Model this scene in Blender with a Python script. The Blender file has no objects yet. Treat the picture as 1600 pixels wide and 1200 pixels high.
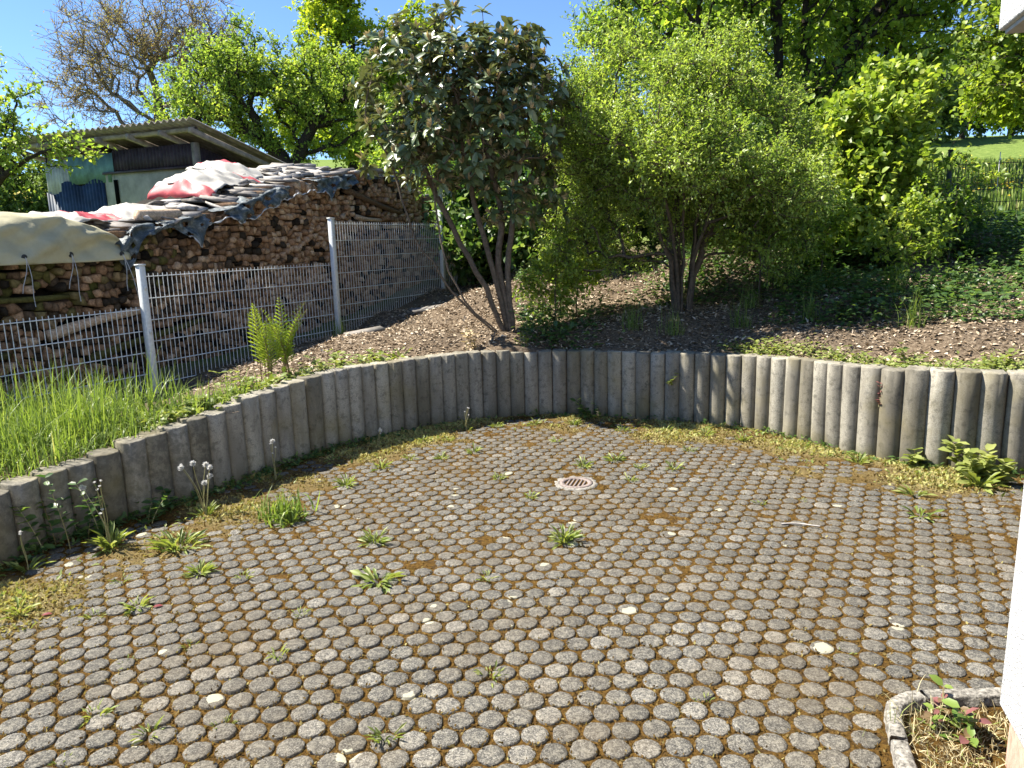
import bpy, math
import numpy as np
from mathutils import Matrix, Vector

R_ = math.radians
SC = bpy.context.scene
COL = SC.collection

# ---------------------------------------------------------------- camera
pitch, roll, CAM_H = R_(11.0), R_(1.6), 1.65
Fv = np.array([0, math.cos(pitch), -math.sin(pitch)])
R0 = np.array([1., 0, 0]); U0 = np.array([0, math.sin(pitch), math.cos(pitch)])
Rv = R0 * math.cos(roll) - U0 * math.sin(roll)
Uv = U0 * math.cos(roll) + R0 * math.sin(roll)
cd = bpy.data.cameras.new('camera')
cd.sensor_width = 36.0; cd.lens = 1150.0 / 1600.0 * 36.0
cd.clip_start = 0.05; cd.clip_end = 2000
cam = bpy.data.objects.new('camera', cd); COL.objects.link(cam)
M = Matrix.Identity(4)
for i in range(3):
    M[i][0], M[i][1], M[i][2] = Rv[i], Uv[i], -Fv[i]
M[0][3], M[1][3], M[2][3] = 0, 0, CAM_H
cam.matrix_world = M
SC.camera = cam

# ---------------------------------------------------------------- sky and sun
SUN_EL, SUN_A = R_(53), R_(14)
TOSUN = np.array([-math.cos(SUN_A) * math.cos(SUN_EL), math.sin(SUN_A) * math.cos(SUN_EL), math.sin(SUN_EL)])
W = bpy.data.worlds.new('World'); SC.world = W; W.use_nodes = True
nt = W.node_tree; nt.nodes.clear()
sky = nt.nodes.new('ShaderNodeTexSky'); sky.sky_type = 'NISHITA'; sky.sun_disc = False
sky.sun_elevation = SUN_EL; sky.sun_rotation = math.atan2(TOSUN[0], TOSUN[1])
sky.altitude = 2500; sky.air_density = 1.0; sky.dust_density = 0.0; sky.ozone_density = 7.0
bg = nt.nodes.new('ShaderNodeBackground'); bg.inputs['Strength'].default_value = 0.085
wo = nt.nodes.new('ShaderNodeOutputWorld')
nt.links.new(sky.outputs[0], bg.inputs[0]); nt.links.new(bg.outputs[0], wo.inputs[0])
sd = bpy.data.lights.new('sun', 'SUN'); sd.energy = 4.9; sd.angle = R_(0.5); sd.color = (1.0, 0.94, 0.82)
sun = bpy.data.objects.new('sun', sd); COL.objects.link(sun)
sun.rotation_euler = Vector(-TOSUN).to_track_quat('-Z', 'Y').to_euler()
sun.location = (-8, 4, 12)
vs = SC.view_settings
vs.view_transform = 'Standard'; vs.look = 'None'; vs.exposure = 1.55; vs.gamma = 1.0; vs.use_curve_mapping = False
SC.render.engine = 'CYCLES'
SC.cycles.max_bounces = 8; SC.cycles.diffuse_bounces = 5; SC.cycles.glossy_bounces = 2
SC.cycles.transmission_bounces = 6; SC.cycles.transparent_max_bounces = 4
SC.cycles.caustics_reflective = False; SC.cycles.caustics_refractive = False

# ---------------------------------------------------------------- helpers
def norm(a):
    a = np.asarray(a, float)
    return a / np.maximum(np.linalg.norm(a, axis=-1, keepdims=True), 1e-9)

def mesh_of(name, V, F, mats=None, attrs=None, smooth=False, fmat=None):
    """F: list of int arrays (M,k); attrs: per-vertex floats"""
    V = np.asarray(V, np.float32).reshape(-1, 3)
    if not isinstance(F, (list, tuple)) or (len(F) and np.ndim(F[0]) == 1):
        F = [np.asarray(F)]
    F = [np.asarray(f, np.int32) for f in F if len(f)]
    me = bpy.data.meshes.new(name)
    loops = np.concatenate([f.ravel() for f in F])
    tot = np.concatenate([np.full(len(f), f.shape[1], np.int32) for f in F])
    start = np.concatenate([[0], np.cumsum(tot)[:-1]]).astype(np.int32)
    me.vertices.add(len(V)); me.vertices.foreach_set('co', V.ravel())
    me.loops.add(len(loops)); me.loops.foreach_set('vertex_index', loops)
    me.polygons.add(len(tot)); me.polygons.foreach_set('loop_start', start); me.polygons.foreach_set('loop_total', tot)
    if smooth:
        me.polygons.foreach_set('use_smooth', np.ones(len(tot), bool))
    if fmat is not None:
        me.polygons.foreach_set('material_index', np.asarray(fmat, np.int32))
    for k, a in (attrs or {}).items():
        at = me.attributes.new(k, 'FLOAT', 'POINT')
        at.data.foreach_set('value', np.asarray(a, np.float32))
    me.update(); me.validate()
    for m in (mats if isinstance(mats, (list, tuple)) else [mats]):
        if m is not None:
            me.materials.append(m)
    return me

def add(name, me, parent=None, loc=None, mat=None):
    o = bpy.data.objects.new(name, me); COL.objects.link(o)
    if parent is not None:
        o.parent = parent
    if loc is not None:
        o.location = loc
    if mat is not None:
        o.matrix_local = mat
    return o

def tag(o, label=None, cat=None, group=None, kind=None):
    if label: o['label'] = label
    if cat: o['category'] = cat
    if group: o['group'] = group
    if kind: o['kind'] = kind
    return o

def thing(name, label, cat, loc=(0, 0, 0), group=None, rotz=0):
    o = bpy.data.objects.new(name, None); COL.objects.link(o)
    o.location = loc; o.rotation_euler = (0, 0, rotz); o.empty_display_size = 0.1
    return tag(o, label, cat, group)

class MB:
    """collects polygons of any size"""
    def __init__(s): s.V = []; s.F = {}; s.n = 0; s.A = []
    def add(s, V, F, tint=0.5):
        V = np.asarray(V, float).reshape(-1, 3)
        for f in (F if isinstance(F, list) and len(F) and np.ndim(F[0]) == 2 else [F]):
            f = np.asarray(f)
            if len(f): s.F.setdefault(f.shape[1], []).append(f + s.n)
        s.V.append(V); s.n += len(V)
        s.A.append(np.broadcast_to(np.asarray(tint, float), (len(V),)))
    def mesh(s, name, mat, smooth=False):
        return mesh_of(name, np.concatenate(s.V), [np.concatenate(v) for v in s.F.values()], mat,
                       {'tint': np.concatenate(s.A)}, smooth)
    def build(s, name, mat, parent=None, smooth=False, loc=None):
        return add(name, s.mesh(name, mat, smooth), parent, loc)

BOXF = np.array([[0, 3, 2, 1], [4, 5, 6, 7], [0, 1, 5, 4], [1, 2, 6, 5], [2, 3, 7, 6], [3, 0, 4, 7]])
def boxv(c, X, Y, Z):
    """box with centre c and half axis vectors"""
    c, X, Y, Z = (np.asarray(a, float) for a in (c, X, Y, Z))
    return np.array([c - X - Y - Z, c + X - Y - Z, c + X + Y - Z, c - X + Y - Z,
                     c - X - Y + Z, c + X - Y + Z, c + X + Y + Z, c - X + Y + Z])

def tube(P, Rr, k=6, caps=True):
    P = np.asarray(P, float); Rr = np.broadcast_to(np.asarray(Rr, float), (len(P),))
    T = norm(np.gradient(P, axis=0))
    ref = np.array([0.31, 0.17, 0.93]) if abs(T[0][2]) < .8 else np.array([0.93, 0.3, 0.1])
    A = norm(np.cross(T, ref)); B = np.cross(T, A)
    a = np.arange(k) * 2 * math.pi / k
    V = P[:, None, :] + Rr[:, None, None] * (np.cos(a)[None, :, None] * A[:, None, :] + np.sin(a)[None, :, None] * B[:, None, :])
    n = len(P); i = np.arange(n - 1)[:, None] * k; j = np.arange(k)[None, :]; j2 = (j + 1) % k
    F = np.stack([i + j, i + j2, i + k + j2, i + k + j], -1).reshape(-1, 4)
    return V.reshape(-1, 3), F

def segs(P0, P1, r0, r1, k=3):
    """many straight tapered tubes at once"""
    P0 = np.asarray(P0, float); P1 = np.asarray(P1, float); N = len(P0)
    T = norm(P1 - P0); ref = np.where(np.abs(T[:, 2:3]) < .8, [[0, 0, 1.]], [[1., 0, 0]])
    A = norm(np.cross(T, ref)); B = np.cross(T, A)
    a = np.arange(k) * 2 * math.pi / k
    c = np.cos(a)[None, :, None] * A[:, None, :] + np.sin(a)[None, :, None] * B[:, None, :]
    r0 = np.broadcast_to(r0, (N,))[:, None, None]; r1 = np.broadcast_to(r1, (N,))[:, None, None]
    V = np.concatenate([P0[:, None] + r0 * c, P1[:, None] + r1 * c], 1)
    j = np.arange(k); j2 = (j + 1) % k
    f = np.stack([j, j2, k + j2, k + j], -1)
    F = (np.arange(N)[:, None, None] * 2 * k + f[None]).reshape(-1, 4)
    return V.reshape(-1, 3), F

# leaf templates: u along, v across, w out of the blade
KITE = (np.array([[0, 0, 0], [.42, -.5, .10], [1, 0, -.12], [.42, .5, .10]]), np.array([[0, 1, 2], [0, 2, 3]]))
OVAL = (np.array([[0, 0, 0], [.28, -.44, .07], [.7, -.42, .03], [1, 0, -.14], [.7, .42, .03], [.28, .44, .07], [.34, 0, -.01], [.7, 0, -.05]]),
        np.array([[0, 1, 6], [1, 2, 7], [1, 7, 6], [2, 3, 7], [0, 6, 5], [6, 7, 4], [6, 4, 5], [7, 3, 4]]))
STRAP = (np.array([[0, -.12, 0], [0, .12, 0], [.3, -.3, .10], [.3, .3, .10], [.5, -.22, .12], [.5, .22, .12], [.72, -.5, .08], [.72, .5, .08], [1, 0, -.06], [.5, 0, .07]]),
         np.array([[0, 2, 9], [0, 9, 1], [1, 9, 3], [2, 4, 9], [3, 9, 5], [4, 6, 9], [5, 9, 7], [6, 8, 9], [7, 9, 8]]))
def blade(bend):
    t = np.array([0, .3, .6, .85, 1.0]); w = np.array([.5, .48, .36, .2, .02]); ang = bend * t
    x = np.concatenate([[0], np.cumsum(np.diff(t) * np.cos(ang[1:]))]); z = np.concatenate([[0], np.cumsum(np.diff(t) * np.sin(ang[1:]))])
    V = []
    for i in range(5):
        V += [[x[i], -w[i], z[i]], [x[i], w[i], z[i]]]
    F = [[2 * i, 2 * i + 1, 2 * i + 3] for i in range(4)] + [[2 * i, 2 * i + 3, 2 * i + 2] for i in range(4)]
    return np.array(V), np.array(F)
BLADES = [blade(b) for b in (.25, .9, 1.7, 2.4)]

def inst(T, O, D, Nh, L, Wd, Th=None):
    """instances of a template: origin O, direction D, normal hint Nh, length L, width Wd"""
    TV, TF = T; N = len(O)
    O = np.asarray(O, float); D = norm(D); S = norm(np.cross(Nh, D)); Wn = np.cross(D, S)
    L = np.broadcast_to(L, (N,))[:, None]; Wd = np.broadcast_to(Wd, (N,))[:, None]
    Th = L if Th is None else np.broadcast_to(Th, (N,))[:, None]
    V = (O[:, None] + TV[None, :, 0:1] * (D * L)[:, None] + TV[None, :, 1:2] * (S * Wd)[:, None] + TV[None, :, 2:3] * (Wn * Th)[:, None])
    F = (np.arange(N)[:, None, None] * len(TV) + TF[None]).reshape(-1, TF.shape[1])
    return V.reshape(-1, 3), F, len(TV)

def rdir(rs, n):
    return norm(rs.normal(size=(n, 3)))

# ---------------------------------------------------------------- materials
MATS = {}
def new_mat(name):
    m = bpy.data.materials.new(name); m.use_nodes = True
    t = m.node_tree; t.nodes.clear(); MATS[name] = m
    out = t.nodes.new('ShaderNodeOutputMaterial')
    return m, t, out
def nd(t, typ, **kw):
    n = t.nodes.new(typ)
    for k, v in kw.items():
        if k in n.inputs.keys(): n.inputs[k].default_value = v
        else: setattr(n, k, v)
    return n
def ramp(t, stops, fac=None, interp='LINEAR'):
    r = t.nodes.new('ShaderNodeValToRGB'); e = r.color_ramp; e.interpolation = interp
    while len(e.elements) < len(stops): e.elements.new(0.5)
    for el, (p, c) in zip(e.elements, stops):
        el.position = p; el.color = (*c, 1) if len(c) == 3 else c
    if fac is not None: t.links.new(fac, r.inputs[0])
    return r
def noise(t, coord, scale, detail=4, rough=.6, dist=0.0, sc3=None):
    n = t.nodes.new('ShaderNodeTexNoise'); n.inputs['Scale'].default_value = scale
    n.inputs['Detail'].default_value = detail; n.inputs['Roughness'].default_value = rough; n.inputs['Distortion'].default_value = dist
    if sc3:
        mp = t.nodes.new('ShaderNodeMapping'); mp.inputs['Scale'].default_value = sc3
        t.links.new(coord, mp.inputs[0]); coord = mp.outputs[0]
    t.links.new(coord, n.inputs['Vector']); return n
def mix(t, fac, a, b, mode='MIX'):
    m = t.nodes.new('ShaderNodeMix'); m.data_type = 'RGBA'; m.blend_type = mode; m.clamp_factor = True
    for sock, v in ((m.inputs[0], fac), (m.inputs[6], a), (m.inputs[7], b)):
        if isinstance(v, (int, float)): sock.default_value = v
        elif isinstance(v, tuple): sock.default_value = (*v, 1) if len(v) == 3 else v
        else: t.links.new(v, sock)
    return m.outputs[2]
def mathn(t, op, a, b=0.0, c=0.0):
    m = t.nodes.new('ShaderNodeMath'); m.operation = op
    for s, v in zip(m.inputs, (a, b, c)):
        if isinstance(v, (int, float)): s.default_value = v
        else: t.links.new(v, s)
    return m.outputs[0]
def bump(t, h, strength, dist=.01):
    b = t.nodes.new('ShaderNodeBump'); b.inputs['Strength'].default_value = strength; b.inputs['Distance'].default_value = dist
    t.links.new(h, b.inputs['Height']); return b.outputs[0]
def finish(t, out, color, rough=.8, nrm=None, spec=.3, metal=0.0):
    p = t.nodes.new('ShaderNodeBsdfPrincipled')
    if isinstance(color, tuple): p.inputs['Base Color'].default_value = (*color, 1)
    else: t.links.new(color, p.inputs['Base Color'])
    if isinstance(rough, (int, float)): p.inputs['Roughness'].default_value = rough
    else: t.links.new(rough, p.inputs['Roughness'])
    p.inputs['Specular IOR Level'].default_value = spec; p.inputs['Metallic'].default_value = metal
    if nrm is not None: t.links.new(nrm, p.inputs['Normal'])
    t.links.new(p.outputs[0], out.inputs[0]); return p
def pos(t): return t.nodes.new('ShaderNodeNewGeometry').outputs['Position']
def attr(t, n):
    a = t.nodes.new('ShaderNodeAttribute'); a.attribute_name = n; return a.outputs['Fac']

def leaf_mat(name, stops, trans=.35, rough=.45, spec=.5, tcol=(1.15, 1.15, .55), patch=None, back=None):
    m, t, out = new_mat(name)
    c = ramp(t, stops, attr(t, 'tint')).outputs[0]
    if patch:
        n = noise(t, pos(t), patch[0], 2)
        c = mix(t, ramp(t, [(.42, (0, 0, 0)), (.62, (1, 1, 1))], n.outputs[0]).outputs[0], c, patch[1])
    if back: c = mix(t, t.nodes.new('ShaderNodeNewGeometry').outputs['Backfacing'], c, back)
    p = nd(t, 'ShaderNodeBsdfPrincipled'); t.links.new(c, p.inputs['Base Color'])
    p.inputs['Roughness'].default_value = rough; p.inputs['Specular IOR Level'].default_value = spec
    tr = nd(t, 'ShaderNodeBsdfTranslucent'); t.links.new(mix(t, 1.0, c, tcol, 'MULTIPLY'), tr.inputs[0])
    ms = nd(t, 'ShaderNodeMixShader'); ms.inputs[0].default_value = trans
    t.links.new(p.outputs[0], ms.inputs[1]); t.links.new(tr.outputs[0], ms.inputs[2]); t.links.new(ms.outputs[0], out.inputs[0])
    return m
def tint_mat(name, stops, rough=.85, spec=.2, nscale=None, namt=.3, bstr=.3, sc3=None):
    m, t, out = new_mat(name)
    c = ramp(t, stops, attr(t, 'tint')).outputs[0]; nr = None
    if nscale:
        n = noise(t, pos(t), nscale, 5, .65, sc3=sc3)
        k = ramp(t, [(.3, (1 - namt,) * 3), (.7, (1 + namt,) * 3)], n.outputs[0]).outputs[0]
        c = mix(t, 1.0, c, k, 'MULTIPLY'); nr = bump(t, n.outputs[0], bstr)
    finish(t, out, c, rough, nr, spec); return m
def plain_mat(name, col, rough=.6, spec=.3, nscale=30, namt=.12, bstr=.15, metal=0, sc3=None):
    m, t, out = new_mat(name); n = noise(t, pos(t), nscale, 4, sc3=sc3)
    k = ramp(t, [(.3, (1 - namt,) * 3), (.7, (1 + namt,) * 3)], n.outputs[0]).outputs[0]
    finish(t, out, mix(t, 1.0, col, k, 'MULTIPLY'), rough, bump(t, n.outputs[0], bstr), spec, metal); return m

# paving stone: grey concrete with light grains and cream lichen
def m_paver():
    m, t, out = new_mat('paver_concrete'); P = pos(t)
    fine = noise(t, P, 190, 3, .75); med = noise(t, P, 58, 4, .7); big = noise(t, P, 1.3, 3)
    c = ramp(t, [(.32, (.045, .045, .046)), (.46, (.10, .10, .10)), (.56, (.19, .188, .185)), (.66, (.50, .49, .47))], fine.outputs[0]).outputs[0]
    c = mix(t, ramp(t, [(.47, (0, 0, 0)), (.62, (.75,) * 3)], med.outputs[0]).outputs[0], c, mix(t, fine.outputs[0], (.09, .088, .08), (.62, .60, .55)))
    c = mix(t, ramp(t, [(.45, (0, 0, 0)), (.7, (.45,) * 3)], big.outputs[0]).outputs[0], c, (.20, .16, .11))
    c = mix(t, 1.0, c, ramp(t, [(0, (.47, .45, .405)), (.5, (.56, .535, .485)), (.85, (.62, .595, .54)), (1, (.78, .745, .68))], attr(t, 'tint')).outputs[0], 'MULTIPLY')
    wob = noise(t, P, 28, 2)
    vm = nd(t, 'ShaderNodeVectorMath', operation='MULTIPLY_ADD'); t.links.new(wob.outputs['Color'], vm.inputs[0]); vm.inputs[1].default_value = (.05, .05, 0); t.links.new(P, vm.inputs[2])
    v = nd(t, 'ShaderNodeTexVoronoi', Scale=5.5); v.voronoi_dimensions = '2D'; t.links.new(vm.outputs[0], v.inputs['Vector'])
    sp = nd(t, 'ShaderNodeSeparateColor'); t.links.new(v.outputs['Color'], sp.inputs[0])
    lich = mathn(t, 'MULTIPLY', mathn(t, 'LESS_THAN', v.outputs['Distance'], mathn(t, 'MULTIPLY', sp.outputs[1], .22)), mathn(t, 'GREATER_THAN', sp.outputs[0], .86))
    c = mix(t, mathn(t, 'MULTIPLY', lich, .75), c, mix(t, fine.outputs[0], (.26, .25, .19), (.52, .49, .37)))
    finish(t, out, c, .9, bump(t, fine.outputs[0], .5, .004), .15); return m
def m_bed():
    m, t, out = new_mat('moss_joint'); P = pos(t)
    a = noise(t, P, 3.0, 4); b = noise(t, P, 75, 5, .8); d = noise(t, P, 22, 3)
    c = ramp(t, [(.33, (.03, .018, .008)), (.5, (.115, .064, .017)), (.68, (.205, .125, .032))], b.outputs[0]).outputs[0]
    c = mix(t, ramp(t, [(.52, (0, 0, 0)), (.68, (.75,) * 3)], d.outputs[0]).outputs[0], c, (.045, .03, .018))
    y = ramp(t, [(.33, (.13, .105, .055)), (.5, (.25, .215, .105)), (.68, (.38, .35, .19))], b.outputs[0]).outputs[0]
    c = mix(t, attr(t, 'edge'), c, y)
    finish(t, out, c, .95, bump(t, b.outputs[0], 1.0, .015), .05); return m
def m_palisade(name='palisade_concrete', dirt=0.0):
    m, t, out = new_mat(name); P = pos(t)
    f = noise(t, P, 130, 4, .75); s = noise(t, P, 5, 5, .65, sc3=(1, 1, .22)); g = noise(t, P, 2.2, 3); pt = noise(t, P, 22, 4, .7)
    c = ramp(t, [(.3, (.19, .178, .155)), (.5, (.32, .305, .27)), (.75, (.44, .42, .38))], f.outputs[0]).outputs[0]
    c = mix(t, ramp(t, [(.40 - dirt, (0, 0, 0)), (.62 - dirt, (.85,) * 3)], s.outputs[0]).outputs[0], c, (.165, .155, .135))
    c = mix(t, ramp(t, [(.54 - dirt, (0, 0, 0)), (.70 - dirt, (.65,) * 3)], pt.outputs[0]).outputs[0], c, (.09, .087, .078))
    c = mix(t, ramp(t, [(.50, (0, 0, 0)), (.72, (.5,) * 3)], g.outputs[0]).outputs[0], c, (.22, .19, .09))
    sp = nd(t, 'ShaderNodeSeparateXYZ'); t.links.new(P, sp.inputs[0])
    zb = mathn(t, 'ADD', mathn(t, 'MULTIPLY', sp.outputs[2], -5.0), mathn(t, 'ADD', .35, s.outputs[0]))
    c = mix(t, ramp(t, [(.25, (0, 0, 0)), (.9, (.7,) * 3)], zb).outputs[0], c, (.11, .10, .055))
    oi = nd(t, 'ShaderNodeObjectInfo')
    k = ramp(t, [(0, (.70, .68, .62)), (.5, (.95, .94, .92)), (1, (1.15, 1.14, 1.1))], oi.outputs['Random']).outputs[0]
    c = mix(t, 1.0, c, mix(t, 1.0, k, (1.06, 1.045, 1.0), 'MULTIPLY'), 'MULTIPLY')
    finish(t, out, c, .92, bump(t, f.outputs[0], .45, .006), .15); return m
def m_terrain():
    m, t, out = new_mat('soil_and_grass'); P = pos(t)
    b = noise(t, P, 34, 5, .75); a = noise(t, P, 1.2, 4)
    so = ramp(t, [(.3, (.045, .034, .024)), (.5, (.135, .102, .072)), (.68, (.30, .24, .175))], b.outputs[0]).outputs[0]
    so = mix(t, ramp(t, [(.45, (0, 0, 0)), (.7, (.5,) * 3)], a.outputs[0]).outputs[0], so, (.16, .115, .075))
    gr = ramp(t, [(.3, (.08, .12, .03)), (.55, (.15, .21, .05)), (.75, (.25, .28, .09))], noise(t, P, 3.5, 6, .7).outputs[0]).outputs[0]
    c = mix(t, attr(t, 'grass'), so, gr)
    finish(t, out, c, .95, bump(t, b.outputs[0], .8, .03), .05); return m
def m_stucco():
    m, t, out = new_mat('white_stucco'); P = pos(t)
    v = noise(t, P, 150, 3, .55); w = noise(t, P, 2, 3)
    c = ramp(t, [(.32, (.32, .335, .36)), (.42, (.60, .605, .61)), (.6, (.68, .675, .67))], v.outputs[0]).outputs[0]
    c = mix(t, ramp(t, [(.5, (0, 0, 0)), (.8, (.25,) * 3)], w.outputs[0]).outputs[0], c, (.50, .49, .46))
    finish(t, out, c, .9, bump(t, v.outputs[0], .9, .008), .1); return m
def m_plinth():
    m, t, out = new_mat('pink_plinth'); P = pos(t); v = noise(t, P, 70, 4, .7, sc3=(1, 1, .3))
    c = ramp(t, [(.3, (.36, .2, .15)), (.6, (.52, .33, .26))], v.outputs[0]).outputs[0]
    finish(t, out, c, .9, bump(t, v.outputs[0], .6, .006), .1); return m
def m_tarp_red():
    m, t, out = new_mat('red_white_tarp')
    a = attr(t, 'stripe'); n = noise(t, pos(t), 6, 4)
    c = mix(t, mathn(t, 'GREATER_THAN', a, .5), mix(t, n.outputs[0], (.46, .44, .40), (.32, .30, .26)), (.40, .055, .065))
    finish(t, out, c, .55, bump(t, n.outputs[0], .3, .02), .4); return m
def m_tarp_cream():
    m, t, out = new_mat('cream_tarp'); P = pos(t); n = noise(t, P, 4, 5, .65); f = noise(t, P, 300, 2)
    c = ramp(t, [(.3, (.33, .30, .18)), (.55, (.40, .37, .235)), (.8, (.46, .43, .30))], n.outputs[0]).outputs[0]
    nz = noise(t, P, 9, 3, .5)
    finish(t, out, c, .6, bump(t, nz.outputs[0], .25, .03), .35); return m
def m_plastic():
    m, t, out = new_mat('grey_sheeting'); n = noise(t, pos(t), 12, 6, .7)
    c = ramp(t, [(.32, (.02, .03, .035)), (.5, (.06, .08, .088)), (.7, (.26, .29, .30))], n.outputs[0]).outputs[0]
    finish(t, out, c, .45, bump(t, n.outputs[0], .8, .03), .5); return m
def m_grating():
    m, t, out = new_mat('rusty_iron'); n = noise(t, pos(t), 80, 4)
    finish(t, out, ramp(t, [(.3, (.12, .09, .08)), (.7, (.30, .25, .23))], n.outputs[0]).outputs[0], .75, bump(t, n.outputs[0], .4, .003), .3); return m

m_paver(); m_bed(); m_palisade('palisade_concrete', .03); m_palisade('palisade_weathered', .12); m_terrain(); m_stucco(); m_plinth(); m_tarp_red(); m_tarp_cream(); m_plastic(); m_grating()
plain_mat('soffit', (.42, .41, .39), .9, .1, 20, .1)
plain_mat('galvanised', (.60, .63, .64), .5, .5, 40, .12, .05, .0)
plain_mat('dark_fence', (.035, .05, .045), .6, .3)
plain_mat('kerb_concrete', (.22, .205, .18), .95, .1, 70, .75, .7)
plain_mat('drain_mortar', (.24, .225, .20), .95, .1, 60, .55, .8)
plain_mat('black_void', (.006, .006, .006), 1, 0)
plain_mat('roof_sheet', (.27, .235, .20), .9, .15, 5, .4, .3)
plain_mat('old_wood', (.30, .245, .19), .85, .15, 9, .35, .4, sc3=(1, 1, 1))
plain_mat('sheet_light', (.40, .41, .38), .7, .3, 6, .3)
plain_mat('sheet_turquoise', (.10, .19, .185), .7, .3, 5, .4)
plain_mat('sheet_navy', (.022, .045, .085), .55, .4, 5, .5)
plain_mat('sheet_maroon', (.045, .032, .04), .7, .3, 5, .5)
plain_mat('panel_cream', (.42, .38, .26), .85, .2, 5, .25)
plain_mat('cord', (.45, .47, .5), .8, .2)
plain_mat('eyelet', (.02, .02, .02), .5, .4)
tint_mat('log_wood', [(0, (.012, .010, .008)), (.22, (.06, .048, .035)), (.5, (.20, .122, .072)), (.75, (.35, .222, .135)), (1, (.48, .365, .26))], .9, .1, 45, .45, .5)
tint_mat('log_mossy', [(0, (.04, .045, .012)), (.5, (.10, .09, .03)), (1, (.24, .17, .10))], .95, .1, 20, .5, .6)
tint_mat('slab_wood', [(0, (.10, .09, .078)), (.5, (.24, .22, .20)), (1, (.40, .375, .35))], .85, .2, 14, .35, .5)
tint_mat('bark', [(0, (.06, .045, .033)), (.5, (.115, .09, .066)), (1, (.19, .155, .12))], .95, .1, 30, .45, .7)
tint_mat('bark_dark', [(0, (.022, .018, .014)), (1, (.06, .05, .04))], .95, .1, 30, .4, .6)
tint_mat('litter', [(0, (.06, .042, .028)), (.4, (.20, .145, .095)), (.7, (.36, .28, .195)), (1, (.56, .47, .36))], .9, .15)
tint_mat('straw', [(0, (.22, .17, .08)), (.5, (.38, .31, .17)), (.8, (.5, .44, .27)), (1, (.2, .26, .06))], .85, .2)
leaf_mat('moss', [(0, (.08, .047, .016)), (.3, (.155, .098, .032)), (.55, (.31, .255, .10)), (.8, (.46, .43, .18)), (1, (.30, .38, .12))], .3, .8, .1)
leaf_mat('rhododendron_leaf', [(0, (0.060, 0.102, 0.042)), (0.5, (0.126, 0.174, 0.072)), (0.85, (0.216, 0.264, 0.114)), (1, (0.360, 0.408, 0.108))], .25, .38, .9, back=(.12, .135, .06))
leaf_mat('rhododendron_bud', [(0, (.42, .34, .19)), (1, (.55, .42, .26))], .2, .7)
leaf_mat('bush_leaf', [(0, (0.165, 0.261, 0.045)), (0.5, (0.290, 0.402, 0.078)), (1, (0.465, 0.565, 0.154))], 0.52, .4, .5)
leaf_mat('hazel_leaf', [(0, (0.138, 0.218, 0.034)), (0.5, (0.265, 0.368, 0.057)), (1, (0.460, 0.517, 0.103))], 0.52, .42, .5)
leaf_mat('maple_leaf', [(0, (0.108, 0.192, 0.030)), (0.5, (0.216, 0.324, 0.048)), (1, (0.396, 0.480, 0.084))], 0.64, .4, .5)
leaf_mat('apple_leaf', [(0, (0.138, 0.225, 0.050)), (0.5, (0.250, 0.362, 0.069)), (1, (0.425, 0.512, 0.112))], 0.55, .5, .4)
leaf_mat('lime_leaf', [(0, (0.196, 0.299, 0.029)), (0.5, (0.322, 0.425, 0.040)), (1, (0.483, 0.529, 0.069))], 0.55, .5, .4)
leaf_mat('walnut_leaf', [(0, (.19, .14, .085)), (.6, (.30, .235, .14)), (1, (.33, .33, .09))], .48, .6, .3)
leaf_mat('hedge_leaf', [(0, (0.068, 0.121, 0.041)), (1, (0.203, 0.284, 0.081))], .48, .6, .3)
leaf_mat('weed_leaf', [(0, (.11, .16, .035)), (.5, (.20, .255, .06)), (1, (.36, .39, .13))], .4, .45, .4)
leaf_mat('ivy_leaf', [(0, (0.037, 0.088, 0.025)), (0.5, (0.088, 0.163, 0.044)), (1, (0.250, 0.338, 0.100))], .48, .4, .5)
leaf_mat('grass_blade', [(0, (.10, .16, .035)), (.5, (.19, .275, .06)), (.9, (.33, .41, .12)), (1, (.48, .46, .22))], .48, .45, .4)
leaf_mat('fern_leaf', [(0, (0.169, 0.260, 0.026)), (1, (0.351, 0.429, 0.065))], .45, .5, .3)
leaf_mat('stalk', [(0, (.2, .12, .05)), (.5, (.30, .28, .12)), (1, (.4, .38, .2))], .2, .6)
leaf_mat('seed_head', [(0, (.7, .69, .66)), (1, (.8, .8, .78))], .4, .9, .1, (1, 1, 1))
leaf_mat('yellow_flower', [(0, (.55, .38, .02)), (1, (.7, .55, .03))], .3, .6)
leaf_mat('red_leaf', [(0, (.17, .015, .02)), (1, (.22, .03, .035))], .3, .5)
leaf_mat('bramble_leaf', [(0, (.10, .18, .03)), (.6, (.22, .3, .06)), (.8, (.2, .09, .08)), (1, (.3, .12, .12))], .35, .45)
X = MATS

# ---------------------------------------------------------------- wall curve and ground heights
WC = np.array([(-2.98, 1.2), (-2.98, 2.2), (-2.95, 2.9), (-2.9, 3.3), (-2.76, 3.85), (-2.52, 4.25), (-2.29, 4.55), (-2.1, 4.88), (-1.85, 5.34), (-1.55, 5.83),
               (-1.08, 6.3), (-.49, 6.68), (-.07, 6.82), (.48, 6.83), (.94, 6.66), (1.53, 6.4), (1.94, 6.2), (2.26, 5.83), (2.53, 5.38),
               (2.77, 5.1), (3.05, 4.92), (3.33, 4.8), (3.9, 4.6), (4.6, 4.45), (5.4, 4.35)])
def catmull(P, n=24):
    Q = np.vstack([2 * P[0] - P[1], P, 2 * P[-1] - P[-2]]); o = []
    for i in range(1, len(Q) - 2):
        a, b, c, d = Q[i - 1:i + 3]
        for t in np.linspace(0, 1, n, endpoint=False):
            o.append(.5 * (2 * b + (c - a) * t + (2 * a - 5 * b + 4 * c - d) * t * t + (3 * b - a - 3 * c + d) * t ** 3))
    o.append(P[-1]); return np.array(o)
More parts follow.
